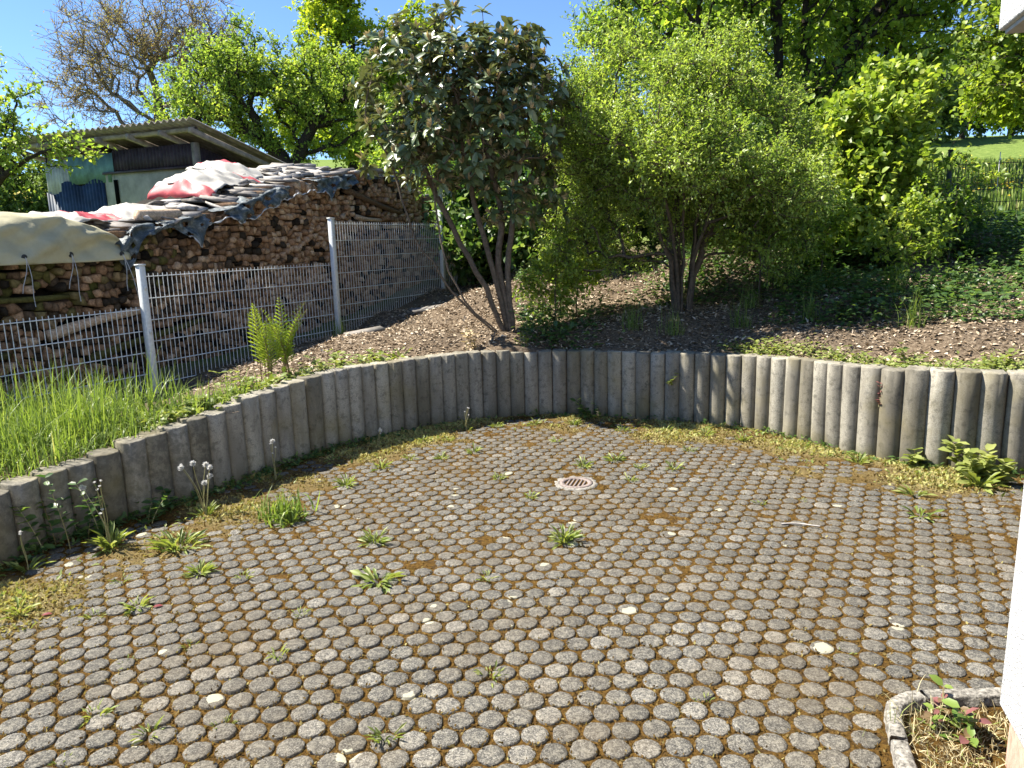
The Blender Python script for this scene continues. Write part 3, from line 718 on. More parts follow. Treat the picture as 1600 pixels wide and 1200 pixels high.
def grass_clump(name, x, y, z, n, L, label, group=None, mat='grass_blade', sd=0, up=1.6, wd_=.006, spread=.04, cat='grass tuft', tint=(.5, .2)):
    r_ = np.random.default_rng(sd); m = MB()
    for b in range(4):
        c = max(1, n // 4); a = r_.uniform(0, 6.28, c)
        D = np.stack([np.cos(a), np.sin(a), r_.uniform(.6, 1.4, c) * up], -1)
        V, F, tn = inst(BLADES[b], np.stack([r_.normal(0, spread, c), r_.normal(0, spread, c), np.full(c, -.005)], -1), D, -np.stack([np.cos(a), np.sin(a), np.full(c, -.6)], -1), L * r_.uniform(.5, 1.15, c), wd_ * r_.uniform(.6, 1.3, c))
        m.add(V, F, np.repeat(np.clip(r_.normal(tint[0], tint[1], c), 0, 1), tn))
    o = m.build(name, X[mat], None, loc=(x, y, z)); return tag(o, label, cat, group)

# ---------------------------------------------------------------- weeds in the yard
grass_clump('grass_tuft', -1.42, 4.30, 0, 170, .19, 'biggest bright green grassy clump in the paving by the left wall', sd=1, up=1.5, wd_=.011, spread=.06)
rosette('dandelion', -1.36, 4.22, .0, 26, .15, .7, 'dandelion leaves spreading at the foot of the big grassy clump', sd=2, cat='dandelion')
rosette('broad_weed', -1.91, 3.92, 0, 60, .16, .55, 'wide leafy weed mat on the paving left of the grassy clump', sd=3, spread=.10)
rosette('dandelion', -.80, 3.89, 0, 34, .13, .55, 'dandelion rosette casting a shadow left of the yard middle', sd=4, cat='dandelion')
rosette('dandelion', .26, 3.84, 0, 46, .15, .6, 'dandelion rosette right in the yard middle below the drain', sd=5, cat='dandelion')
rosette('dandelion', -.69, 3.41, 0, 20, .17, .3, 'flat sprawling dandelion rosette with long toothed leaves near yard middle', sd=6, cat='dandelion', wf=.19)
rosette('dandelion', -1.64, 3.56, 0, 44, .11, .8, 'dense round weed tuft on paving below the wide leafy mat', sd=7, cat='dandelion')
rosette('dandelion', -1.95, 4.40, 0, 16, .13, .9, 'dandelion with a bunch of white seed heads before the wall', stems=7, heads=(.34, .75), sd=8, cat='dandelion')
rosette('dandelion', -2.30, 3.93, 0, 26, .20, 1.0, 'tall straggly dandelion with bent spent stalks at the left wall', stems=7, heads=(.36, .25), sd=9, cat='dandelion')
rosette('dandelion', -1.72, 5.08, 0, 8, .10, .8, 'dandelion with thin tall spent stalks under the wall bend', stems=4, heads=(.32, .3), sd=10, cat='dandelion')
rosette('dandelion', -1.12, 5.88, 0, 12, .09, .8, 'small dandelion with short pale stalks at shaded wall foot', stems=4, heads=(.16, .4), sd=11, cat='dandelion')
rosette('dandelion', -.42, 6.36, 0, 10, .09, .8, 'farthest dandelion with three curved stalks under the wall', stems=4, heads=(.2, .1), sd=12, cat='dandelion')
rosette('dandelion', -2.60, 3.66, 0, 14, .14, .7, 'leftmost dandelion with one drooping pinkish stalk', stems=2, heads=(.2, .2), sd=13, cat='dandelion')
rosette('dandelion', -1.79, 3.21, 0, 30, .10, .45, 'dandelion rosette beside a red fallen leaf', sd=14, cat='dandelion')
rosette('dandelion', -2.33, 3.18, 0, 26, .12, .4, 'yellowish weed rosette in thick moss at left edge', sd=15, cat='dandelion', tint=(.75, .2))
leafy('nettle', -2.60, 4.06, 0, 13, .42, 'dark leafy nettle clump climbing the left wall', 'ivy_leaf', .065, .25, sd=16, spread=.09, tint=(.45, .25), parts=True)
leafy('nettle', -2.28, 4.33, 0, 6, .16, 'low dark leafy weed at the left wall foot', 'ivy_leaf', .06, .5, sd=17, spread=.12, parts=True)
leafy('balsam_weed', 3.12, 4.66, 0, 11, .22, 'large bright leafy weed at foot of the right wall', 'weed_leaf', .085, .5, sd=18, spread=.07, tint=(.85, .15), parts=True)
rosette('broad_weed', 3.02, 4.55, 0, 30, .20, .5, 'broad pale leaves in front of the large right wall weed', sd=19, spread=.05, wf=.22, tint=(.75, .15))
leafy('balsam_weed', 2.83, 4.98, 0, 3, .17, 'small two leaved weed casting a shadow on the right wall', 'weed_leaf', .09, .3, sd=20, spread=.015, per=4, tint=(.7, .15), parts=True)
rosette('dandelion', 2.37, 4.06, 0, 16, .14, .45, 'dark green weed rosette on the right part of the paving', sd=21, cat='dandelion', wf=.16, tint=(.35, .15))
rosette('dandelion', 2.52, 4.41, 0, 16, .14, .45, 'long leaved weed rosette on paving before the right wall', sd=22, cat='dandelion', wf=.14)
leafy('bramble', 1.46, 2.20, .0, 7, .12, 'reddish and green bramble shoot in the kerbed bed', 'bramble_leaf', .05, 1.0, sd=23, spread=.035, per=4, tint=(.6, .3), parts=True)
grass_clump('grass_tuft', 1.30, 2.18, 0, 60, .16, 'thin wild grass leaning over the corner of the kerb', sd=24, up=1.0, wd_=.003, spread=.06, mat='straw', tint=(.8, .2))
SM = [(-2.01, 3.49), (-2.21, 3.03), (-1.95, 3.13), (-0.99, 3.1), (-0.99, 2.76), (-1.6, 2.73), (-1.54, 2.39), (-1.05, 2.32), (-1.29, 2.28), (-1.52, 2.15), (-0.47, 2.23), (0.67, 2.38), (-0.11, 2.57), (0.92, 5.12), (0.76, 5.31), (1.36, 5.52), (1.14, 5.08), (0.8, 4.85), (-0.32, 5.65), (-0.56, 5.5), (-0.81, 5.52), (-0.76, 6.0), (-0.11, 4.96), (0.51, 5.2), (0.1, 4.57), (1.52, 4.32), (-0.55, 6.02), (-1.18, 4.91), (2.32, 5.27), (2.48, 5.1), (2.22, 5.63), (1.86, 5.77), (1.29, 2.65), (-0.15, 3.41), (-1.39, 2.86), (-1.39, 3.49), (1.79, 4.35), (.55, 6.45), (.95, 6.2), (1.3, 6.1), (.2, 6.5), (-.15, 6.45), (1.6, 5.95), (.35, 5.9), (-1.0, 5.3), (2.75, 4.75), (3.3, 4.3)]
for q, (x, y) in enumerate(SM):
    far = y > 4.4
    rosette('weed_sprig', x, y, .0, 22 if far else 12, (.10 if far else .065) * (1 + .3 * math.sin(q * 3.3)), .75,
            'small green weed sprouting by the far wall side of the paving' if far else 'tiny green weed sprig in a joint of the near paving',
            'small weeds in the far paving' if far else 'tiny weeds in the near paving', sd=100 + q, tint=(.6, .2))
r2 = rs
for x, y, lab in ((-1.71, 3.19, 'red fallen leaf beside a weed rosette'), (-2.2, 3.14, 'dark red fallen leaf at the left moss edge')):
    V, F, tn = inst(OVAL, np.array([[0, 0, .014]]), np.array([[1, .4, .12]]), np.array([[.2, 0, 1.]]), .045, .024)
    tag(add('fallen_leaf', mesh_of('fallen_leaf', V, [F], X['red_leaf'], {'tint': np.full(tn, .5)}), loc=(x, y, 0)), lab, 'leaf')
s = np.linspace(0, 1, 7); V, F = tube(np.stack([.19 * s - .1, .02 * np.sin(s * 4) - .06 * s, .014 + .012 * s], -1), np.linspace(.006, .004, 7), 6)
mb = MB(); mb.add(V, F, .9); o = mb.build('stick', X['slab_wood'], loc=(1.62, 3.98, 0)); tag(o, 'pale broken stick lying on the right half of the paving', 'stick')

# dark weeds growing along the shaded foot of the wall
m = MB(); O = []
for l in np.arange(2.2, WL[-1] - 1.2, .012):
    p, tg = wpt(l); nb = np.array([-tg[1], tg[0]])
    dens = 1.0 if p[0] < -1.2 else (.3 if p[0] < 2 else .35)
    if rs.random() < dens: O.append([*(p - nb * rs.uniform(.0, .16) * (1 if p[0] < 0 else .6) + tg * rs.normal(0, .03)), rs.uniform(0, .05)])
O = np.array(O); n = len(O); O = np.repeat(O, 4, 0) + rs.normal(0, .018, (n * 4, 3)) * [1, 1, .3]; O[:, 2] = np.abs(O[:, 2]); n = len(O)
V, F, tn = inst(OVAL, O, np.stack([rs.normal(0, 1, n), rs.normal(0, 1, n), rs.uniform(.1, .9, n)], -1), np.array([0, 0, 1.]) + .4 * rdir(rs, n), rs.uniform(.02, .055, n), rs.uniform(.012, .03, n))
o = add('wall_foot_weeds', mesh_of('wall_foot_weeds', V, [F], X['ivy_leaf'], {'tint': np.repeat(np.clip(rs.normal(.5, .25, n), 0, 1), tn)}))
tag(o, 'low leafy weeds along the foot of the palisade wall', 'weeds', kind='stuff')
# the little plants rooted between the palisades
leafy('wall_plant', 1.40, 6.40, .36, 2, .10, 'small green plant growing out of a joint in the shaded palisades', 'weed_leaf', .05, .6, sd=31, spread=.01, per=4)
leafy('withered_plant', 2.66, 5.22, .40, 4, .17, 'withered purple brown plant hanging on the right palisades', 'bramble_leaf', .03, .3, sd=32, spread=.02, per=6, tint=(.95, .05))
leafy('wall_plant', .72, 6.70, .0, 5, .17, 'dark green plant at the foot of the shaded middle palisades', 'ivy_leaf', .06, .5, sd=33, spread=.05)

# ---------------------------------------------------------------- the steel mesh fence
FP = np.array([-3.38, 6.79]); fd = norm(np.array([.452, .892])); fn = np.array([-fd[1], fd[0]])   # fn points behind the fence
def FW(s, n, z): return np.array([*(FP + fd * s + fn * n), z])
def fence(label, org, dr_, spans, posts, mat, rod=.0036, prefix=''):
    """spans: (s0, s1, ztop, height); posts: (s, ztop)"""
    t = thing('mesh_fence', label, 'fence', (org[0], org[1], gz1(*org)))
    z0 = t.location[2]; nr_ = np.array([-dr_[1], dr_[0]])
    def L(s, n, z): return np.array([*(dr_ * s + nr_ * n), z - z0])
    d3 = np.array([*dr_, 0]); n3 = np.array([*nr_, 0]); zz = np.array([0, 0, 1.])
    for s_, zt in posts:
        g = gz1(*(org + dr_ * s_)); c = L(s_, -.045, (zt + g - .3) / 2)
        po = add('post', mesh_of('post', boxv(c, d3 * .03, n3 * .03, zz * (zt - g + .3) / 2), [BOXF], mat), t)
        po.modifiers.new('bevel', 'BEVEL').width = .004
        add('cap', mesh_of('cap', boxv(L(s_, -.045, zt + .008), d3 * .035, n3 * .035, zz * .008), [BOXF], mat), po)
        for zc in np.arange(zt - .2, g + .2, -.4):
            add('clamp', mesh_of('clamp', boxv(L(s_, -.080, zc), d3 * .011, n3 * .0045, zz * .02), [BOXF], mat), po)
    for s0, s1, zt, hh in spans:
        P0 = []; P1 = []
        for zc in np.arange(0, hh + .01, .2):
            for nn_ in (-.006, .006):
                P0.append(L(s0, nn_, zt - zc)); P1.append(L(s1, nn_, zt - zc))
        V, F = segs(P0, P1, rod * 1.15, rod * 1.15, 6)
        pa = add('panel', mesh_of('panel', V, [F], mat), t)
        V, F = segs([[0, 0, -hh]], [[0, 0, .028]], rod, rod, 6); wm = mesh_of('wire', V, [F], mat)
        for s_ in np.arange(s0 + .03, s1 - .01, .05):
            w = bpy.data.objects.new('wire', wm); COL.objects.link(w); w.parent = pa; w.location = L(s_, 0, zt)
    return t
fence('light grey galvanised wire mesh fence stepping up the slope before the firewood', FP, fd,
      [(-2.64, -.03, 1.125, 1.03), (.03, 2.63, 1.42, 1.23), (2.69, 5.13, 1.915, 1.43), (5.19, 7.69, 2.36, 1.43)],
      [(-2.67, 1.22), (0, 1.52), (2.66, 1.97), (5.16, 2.40), (7.72, 2.8)], X['galvanised'])
F2 = np.array([4.7, 12.75]); f2d = norm(np.array([2.5, -.42]))
fence('dark wire mesh fence in front of the sunny meadow at right', F2, f2d,
      [(.03, 2.47, 2.72, 1.03), (2.53, 4.97, 2.66, 1.03), (5.03, 7.4, 2.66, 1.03)], [(0, 2.8), (2.5, 2.88), (5.0, 2.8), (7.43, 2.8)], X['dark_fence'], .0052)

# ---------------------------------------------------------------- long grass behind the left wall, litter and ground cover
n = 26000
gx_ = rs.uniform(-5.4, -1.9, n); gy_ = rs.uniform(2.2, 6.9, n)
ins = in_poly(gx_, gy_); wdg = wall_dist(gx_, gy_)
fs = (gx_ - FP[0]) * fn[0] + (gy_ - FP[1]) * fn[1]
ok = ~ins & (wdg > .11) & (fs < .45) & (gy_ < 5.5 + .25 * np.sin(gx_ * 3)) & (rs.random(n) < np.clip(1.25 - .4 * (gy_ > 5.5) - (wdg < .3) * .35, 0, 1))
gx_, gy_, wdg = gx_[ok], gy_[ok], wdg[ok]; n = len(gx_); gzv = gz(gx_, gy_); m = MB()
hscale = (1 + .35 * np.sin(gx_ * 9.1 + gy_ * 3) * np.sin(gy_ * 8.3 - gx_ * 2)) * np.clip(.5 + wdg * .75, .45, 1.15) * np.clip(1 - .55 * (gy_ - 5.2), .4, 1)
for b in range(4):
    sel = (np.arange(n) % 4) == b; c = sel.sum(); a = rs.uniform(0, 6.28, c)
    V, F, tn = inst(BLADES[b], np.stack([gx_[sel], gy_[sel], gzv[sel] - .01], -1), np.stack([np.cos(a), np.sin(a), rs.uniform(.8, 3.0, c)], -1), -np.stack([np.cos(a), np.sin(a), np.full(c, -.5)], -1), rs.uniform(.16, .46, c) * hscale[sel], rs.uniform(.005, .011, c))
    m.add(V, F, np.repeat(np.clip(rs.normal(.5, .2, c), 0, 1), tn))
o = m.build('long_grass', X['grass_blade']); tag(o, 'tall lush green grass behind the left palisades', 'grass', kind='stuff')

def bank_points(n, x0, x1, y0, y1, cond=None):
    x = rs.uniform(x0, x1, n); y = rs.uniform(y0, y1, n); ok = ~in_poly(x, y) & (wall_dist(x, y) > .10)
    if cond is not None: ok &= cond(x, y)
    return x[ok], y[ok]
x, y = bank_points(60000, -3.0, 7.5, 4.6, 11.5, lambda x, y: ((x - FP[0]) * fn[0] + (y - FP[1]) * fn[1] < .25) & (np.hypot(x, y) < 13) & (y > 5.9 - .35 * (x + 2)))
n = len(x)
V, F, tn = inst(KITE, np.stack([x, y, gz(x, y) + .006], -1), np.stack([rs.normal(0, 1, n), rs.normal(0, 1, n), rs.normal(.1, .25, n)], -1), np.array([0, 0, 1.]) + .5 * rdir(rs, n), rs.uniform(.015, .065, n), rs.uniform(.006, .035, n))
o = add('leaf_litter', mesh_of('leaf_litter', V, [F], X['litter'], {'tint': np.repeat(np.clip(rs.normal(.68, .26, n), 0, 1), tn)}))
tag(o, 'dry brown leaves and twigs scattered over the soil bank', 'leaf litter', kind='stuff')
# twigs lying about
x, y = bank_points(700, -2.4, 6, 5, 10, lambda x, y: (x - FP[0]) * fn[0] + (y - FP[1]) * fn[1] < .1)
n = len(x); zz = gz(x, y) + .012; a = rs.uniform(0, 6.28, n); ll = rs.uniform(.06, .3, n)
x2 = x + np.cos(a) * ll; y2 = y + np.sin(a) * ll
V, F = segs(np.stack([x, y, zz], -1), np.stack([x2, y2, gz(x2, y2) + .02], -1), .003, .0015, 3)
o = add('fallen_twigs', mesh_of('fallen_twigs', V, [F], X['litter'], {'tint': np.full(len(V), .55)})); tag(o, 'thin fallen twigs on the soil bank under the shrubs', 'twigs', kind='stuff')

def cover(name, label, x, y, mat, lmin, lmax, hmax, tint, per=5, sd=1, w=.62, cat='ground cover'):
    n0 = len(x); O = np.repeat(np.stack([x, y, gz(x, y)], -1), per, 0); n = len(O)
    O = O + rs.normal(0, .03, (n, 3)) * [1, 1, 0]; O[:, 2] = gz(O[:, 0], O[:, 1]) + rs.uniform(.0, 1, n) ** 1.6 * hmax
    LL = rs.uniform(lmin, lmax, n)
    V, F, tn = inst(OVAL, O, np.stack([rs.normal(0, 1, n), rs.normal(0, 1, n), rs.uniform(-.1, .6, n)], -1), np.array([-.2, 0, 1.]) + .45 * rdir(rs, n), LL, LL * w)
    o = add(name, mesh_of(name, V, [F], X[mat], {'tint': np.repeat(np.clip(rs.normal(tint[0], tint[1], n), 0, 1), tn)})); return tag(o, label, cat, kind='stuff')
# bright creeping plants along the top of the right wall
x, y = bank_points(9000, 1.9, 5.2, 4.4, 7.0, lambda x, y: (wall_dist(x, y) < .20 + .25 * rs.random(len(x)) + .35 * np.clip(x - 3.0, 0, 1.2)) & (x + .4 * y > 4.55))
x, y = x[:1500], y[:1500]
cover('creeping_plants', 'sunlit creeping plants along the top of the right palisades', x, y, 'weed_leaf', .015, .045, .07, (.62, .25), 4)
x, y = bank_points(7000, -2.7, -.9, 4.6, 7.2, lambda x, y: (wall_dist(x, y) < .2 + .35 * rs.random(len(x))) & (rs.random(len(x)) < np.clip(1.15 - (x + 2.6) * .55, .05, 1)))
x, y = x[:330], y[:330]
cover('creeping_plants', 'creeping weeds between long grass and fern along the left wall top', x, y, 'weed_leaf', .025, .075, .10, (.58, .25), 4)
# dark undergrowth in the shade of the shrubs
x, y = bank_points(9500, .1, 7.5, 5.2, 10.5, lambda x, y: (np.sin(x * 2.1 + y) + np.sin(y * 2.7 - x * 1.3) + rs.normal(0, .6, len(x)) > .35 - .9 * (x > 2.6)) & (y > 6.6 - .45 * np.clip(x - 2.4, 0, 3)))
cover('undergrowth', 'shaded ivy and seedlings under the shrubs on the bank', x, y, 'ivy_leaf', .02, .075, .22, (.45, .22), 6)
x, y = bank_points(4200, 3.2, 9.5, 8.2, 12.2, lambda x, y: (np.sin(x * 1.7) + np.sin(y * 2.1 + x) > -.5) & (y < 12.2 - .15 * x))
cover('undergrowth', 'dark leafy undergrowth below the meadow fence at right', x, y, 'ivy_leaf', .05, .11, .34, (.35, .2), 7)

PL = [(2.25, 6.22, 3, .13, 'small pale seedling where the shaded palisades end', .6), (2.62, 5.62, 4, .16, 'bright green seedling above the right palisades nearest the shade', .6), (2.95, 5.40, 5, .18, 'blue green leafy plant above the middle of the right palisades', .45),
      (3.42, 5.08, 5, .17, 'round leaved green plant above the right palisades', .65), (3.95, 5.15, 7, .28, 'tall light green plant at the right end of the wall top', .6), (4.35, 5.55, 8, .34, 'bushy sunlit plant on the bank beside the house', .6)]
for q, (x, y, k_, h_, lab, tt) in enumerate(PL):
    leafy('seedling', x, y, gz1(x, y), k_, h_, lab, 'weed_leaf', .06, .7, group='plants on the wall top', cat='plant', sd=50 + q, spread=.05, per=5, tint=(tt, .2))
PL = [(-2.32, 5.25, .14, 'leafy weed on the wall top left of the fern'), (-2.08, 5.62, .16, 'strawberry like weed on the wall top just before the fern'), (-1.55, 6.35, .15, 'pale leafy weed cluster on the wall top right of the fern'), (-1.25, 6.62, .10, 'low sprouting weed on the wall top by the bare soil')]
for q, (x, y, h_, lab) in enumerate(PL):
    leafy('leafy_weed', x, y, gz1(x, y), 7, h_, lab, 'weed_leaf', .07, .9, cat='weed', sd=60 + q, spread=.09, per=4, tint=(.6, .22))
GT = [(1.55, 7.05), (2.2, 7.0), (2.75, 6.75), (3.1, 7.4), (3.6, 6.9), (2.45, 7.5), (4.1, 7.2), (1.2, 7.25), (3.4, 6.2), (4.6, 6.4), (-2.0, 8.6)]
for q, (x, y) in enumerate(GT):
    grass_clump('grass_tuft', x, y, gz1(x, y), 60, .30, 'grass tuft at the foot of the mesh fence' if q == 10 else 'thin grass tuft growing in the shaded soil of the bank', None if q == 10 else 'grass tufts on the shaded bank', sd=70 + q, up=2.2, wd_=.005, spread=.05)
leafy('orange_sprout', -.35, 6.98, gz1(-.35, 6.98), 5, .20, 'small orange leaved sprout left of the rhododendron stems', 'rhododendron_bud', .05, .5, cat='plant', sd=90, spread=.03, per=5)
leafy('green_sprout', .12, 6.93, gz1(.12, 6.93), 4, .12, 'tiny yellow green sprout at the wall top under the rhododendron', 'fern_leaf', .03, .5, cat='plant', sd=91, spread=.03, per=5)
# flat pale stones / boards in the soil beside the fence
for x, y, a_, lx, ly, lab in ((-1.62, 8.15, .6, .22, .07, 'flat grey board half sunk in the soil beside the fence'), (-1.0, 9.6, .5, .3, .09, 'weathered plank lying on the soil by the third fence post')):
    c, s_ = math.cos(a_), math.sin(a_)
    o = add('board', mesh_of('board', boxv((0, 0, .012), (c * lx, s_ * lx, .02), (-s_ * ly, c * ly, .01), (0, 0, .012)), [BOXF], X['slab_wood'], {'tint': np.full(8, .35)}), loc=(x, y, gz1(x, y))); tag(o, lab, 'board')

# ---------------------------------------------------------------- fern
fe = thing('fern', 'young yellow green fern standing upright in front of the mesh fence', 'fern', (-1.98, 6.02, gz1(-1.98, 6.02)))
r_ = np.random.default_rng(8)
for q in range(15):
    grp = 0 if q < 7 else 1
    b0 = np.array([-.05 if grp == 0 else .10, .02 if grp == 0 else .12, 0]) + r_.normal(0, .025, 3) * [1, 1, 0]
    az = r_.uniform(0, 6.28); hh = r_.uniform(.46, .74); ln = r_.uniform(.06, .2) + (.10 if grp else 0)
    s = np.linspace(0, 1, 16); P = b0 + np.stack([np.cos(az) * ln * s ** 1.8, np.sin(az) * ln * s ** 1.8, hh * (s - .09 * s ** 4)], -1)
    V, F = tube(P, np.linspace(.005, .0012, 16), 5); m = MB(); m.add(V, F, .15)
    fo = m.build('frond', X['stalk'], fe, True)
    t_ = np.repeat(np.linspace(.22, .985, 16), 2); pt = np.stack([np.interp(t_, s, P[:, c]) for c in range(3)], -1)
    wdir = np.array([-math.sin(az + .7), math.cos(az + .7), 0]); sg = np.tile([1, -1], 16)[:, None]
    D = sg * wdir + np.array([0, 0, .55]); Lp = .105 * np.sin(np.clip((t_ - .16) / .84, 0, 1) ** .65 * math.pi) ** .8 * r_.uniform(.8, 1.1, 32) + .008
    V, F, tn = inst(STRAP, pt, D, np.array([math.cos(az), math.sin(az), .3]), Lp, Lp * .09 + .006)
    add('pinnae', mesh_of('pinnae', V, [F], X['fern_leaf'], {'tint': np.repeat(np.clip(r_.normal(.45 + .3 * (grp == 0), .2, 32), 0, 1), tn)}), fo)['kind'] = 'stuff'

# ---------------------------------------------------------------- firewood
PROF = np.array([(-3.2, 1.62), (.15, 1.66), (.4, 1.86), (1.2, 1.98), (1.7, 2.08), (2.3, 2.30), (3.2, 2.48), (4.0, 2.60), (4.8, 2.62), (5.3, 2.52), (6.0, 2.25), (6.8, 1.95), (7.6, 1.7)])
def ptop(s): return np.interp(s, PROF[:, 0], PROF[:, 1])
PN = .55       # distance of the stack face behind the fence
def pgz(s): return gz1(*(FP + fd * s + fn * PN))
def clip_poly(P, a, b, c):
    """keep a*x+b*y<=c"""
    out = []; n = len(P)
    for i_ in range(n):
        p, q_ = P[i_], P[(i_ + 1) % n]; dp = a * p[0] + b * p[1] - c; dq = a * q_[0] + b * q_[1] - c
        if dp <= 0: out.append(p)
        if dp * dq < 0:
            t_ = dp / (dp - dq); out.append((p[0] + t_ * (q_[0] - p[0]), p[1] + t_ * (q_[1] - p[1])))
    return out
rl = np.random.default_rng(12)
sites = []
zrow = .2; row = 0
while zrow < 2.8:
    s_ = -3.1 + rl.uniform(0, .1)
    while s_ < 7.5:
        st = rl.uniform(.058, .108)
        jz = zrow + rl.normal(0, .019); js = s_ + rl.normal(0, .012)
        if jz < ptop(js) - .03 and jz > .15: sites.append((js, jz))
        s_ += st
    zrow += rl.uniform(.060, .080); row += 1
sites = np.array(sites)
logs = []
for q, (s_, z_) in enumerate(sites):
    d2 = ((sites - sites[q]) ** 2).sum(1); nb = np.argsort(d2)[1:13]
    P = [(s_ - .1, z_ - .1), (s_ + .1, z_ - .1), (s_ + .1, z_ + .1), (s_ - .1, z_ + .1)]
    for k_ in nb:
        a_, b_ = sites[k_] - sites[q]; mid = (sites[k_] + sites[q]) / 2
        P = clip_poly(P, a_, b_, a_ * mid[0] + b_ * mid[1])
        if len(P) < 3: break
    P = np.array(P)
    if len(P) < 3: continue
    ed_ = np.linalg.norm(P - np.roll(P, 1, 0), axis=1); kp = ed_ > .35 * ed_.mean()
    if kp.sum() >= 3: P = P[kp]
    c = P.mean(0); sh = rl.uniform(.72, .92)
    P = c + (P - c) * sh + rl.normal(0, .003, P.shape)
    logs.append((P, c))
LONG = [(-.55, .42, 1.00, .055, .15), (-.2, 1.15, .78, .045, .2), (-1.6, -.3, 1.28, .035, .0), (3.7, 5.0, 2.26, .05, -.22), (3.9, 4.5, 2.02, .035, -.12), (4.55, 5.1, 1.9, .03, -.1), (-2.4, -.9, .8, .05, 0)]
def in_long(c):
    for s0, s1, z_, r__, sl in LONG:
        if s0 - .02 < c[0] < s1 + .02 and abs(c[1] - (z_ + sl * (c[0] - (s0 + s1) / 2))) < r__ + .015: return True
    return False
logs = [l_ for l_ in logs if not in_long(l_[1])]
stack = thing('firewood_stack', 'long high stack of split firewood logs behind the mesh fence', 'firewood stack', tuple(FW(2.5, 1.0, gz1(*FW(2.5, 1.0, 0)[:2]))))
so = np.array(stack.location)
d3 = np.array([*fd, 0]); n3 = np.array([*fn, 0])
vis_l = []
for P, c in logs:
    w3 = FW(c[0], PN, c[1]) - np.array([0, 0, CAM_H]); dp_ = w3 @ Fv; xx = 800 + 1150 * (w3 @ Rv) / dp_
    fz = 1.13 if c[0] < 0 else (1.43 if c[0] < 2.66 else 1.92)
    area = np.prod(P.max(0) - P.min(0)) / dp_ ** 2
    vis_l.append(-area * (1.0 if (-10 < xx < 700 and c[1] > fz - .15) else .05))
sing = set(np.argsort(vis_l)[:300])
rest = MB()
for q, (P, c) in enumerate(logs):
    k_ = len(P); n0_ = PN + abs(rl.normal(0, .035)); ln_ = .33
    # tone: mossy and dark at the left, warm fresh wood to the right
    base = np.interp(c[0], [-3, 0, .3, 1.5, 2.3, 6], [.56, .54, .40, .55, .78, .74]) + rl.normal(0, .2)
    if rl.random() < .10: base = rl.uniform(.02, .2)
    if rl.random() < .05: base = .9
    fr_ = np.array([FW(p[0], n0_ + rl.normal(0, .006), p[1]) for p in P]) - so
    bk_ = np.array([FW(p[0], n0_ + ln_, p[1]) for p in P]) - so
    ctr = FW(c[0], n0_ - .004, c[1]) - so
    V = np.vstack([fr_, bk_, ctr]); jj = np.arange(k_); j2 = (jj + 1) % k_
    Ft = np.stack([jj, j2, np.full(k_, 2 * k_)], -1); Fq = np.stack([jj, k_ + jj, k_ + j2, j2], -1)
    tt = np.full(2 * k_ + 1, base); tt[:k_] -= .02; tt[k_:2 * k_] = .12
    tt = np.clip(tt, 0, 1)
    mossy = c[0] < .9 and rl.random() < .35
    if q in sing:
        add('log', mesh_of('log', V, [Ft, Fq], X['log_mossy' if mossy else 'log_wood'], {'tint': tt}), stack)
    else:
        rest.add(V, [Ft, Fq], tt)
o = rest.build('stacked_logs', X['log_wood'], stack); o['kind'] = 'stuff'
# near black backing: shade between the log ends put into its colour
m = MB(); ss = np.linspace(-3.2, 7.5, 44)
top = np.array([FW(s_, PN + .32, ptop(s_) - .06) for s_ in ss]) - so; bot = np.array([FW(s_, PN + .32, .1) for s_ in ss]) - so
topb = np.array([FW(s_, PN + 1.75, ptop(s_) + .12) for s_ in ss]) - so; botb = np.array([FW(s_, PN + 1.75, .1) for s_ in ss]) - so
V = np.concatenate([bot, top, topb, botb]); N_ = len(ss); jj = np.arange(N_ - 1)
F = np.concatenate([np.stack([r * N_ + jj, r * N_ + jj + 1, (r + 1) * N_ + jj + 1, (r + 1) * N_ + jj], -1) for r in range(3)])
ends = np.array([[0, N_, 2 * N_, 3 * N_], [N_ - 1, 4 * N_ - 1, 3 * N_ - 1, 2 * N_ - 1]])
m.add(V, [F, ends], .03); m.build('shade_backing', X['log_wood'], stack)
for q, (s0, s1, z_, r__, sl) in enumerate(LONG):
    t_ = np.linspace(0, 1, 9); P = np.array([FW(s0 + (s1 - s0) * k_, PN + .02 + .01 * math.sin(k_ * 5 + q), z_ + sl * (s1 - s0) * (k_ - .5) + .018 * math.sin(3.2 * k_ + q)) for k_ in t_]) - so
    V, F = tube(P, r__ * (1 - .35 * t_) * (1 + .06 * np.sin(9 * t_)), 8); cap0 = np.arange(8)[None, ::-1]; cap1 = (len(P) - 1) * 8 + np.arange(8)[None]
    m = MB(); m.add(V, [F, cap0, cap1], .95 if q in (0, 4, 5) else .35); m.build('long_log', X['log_mossy' if q in (1, 2, 6) else 'log_wood'], stack, False)
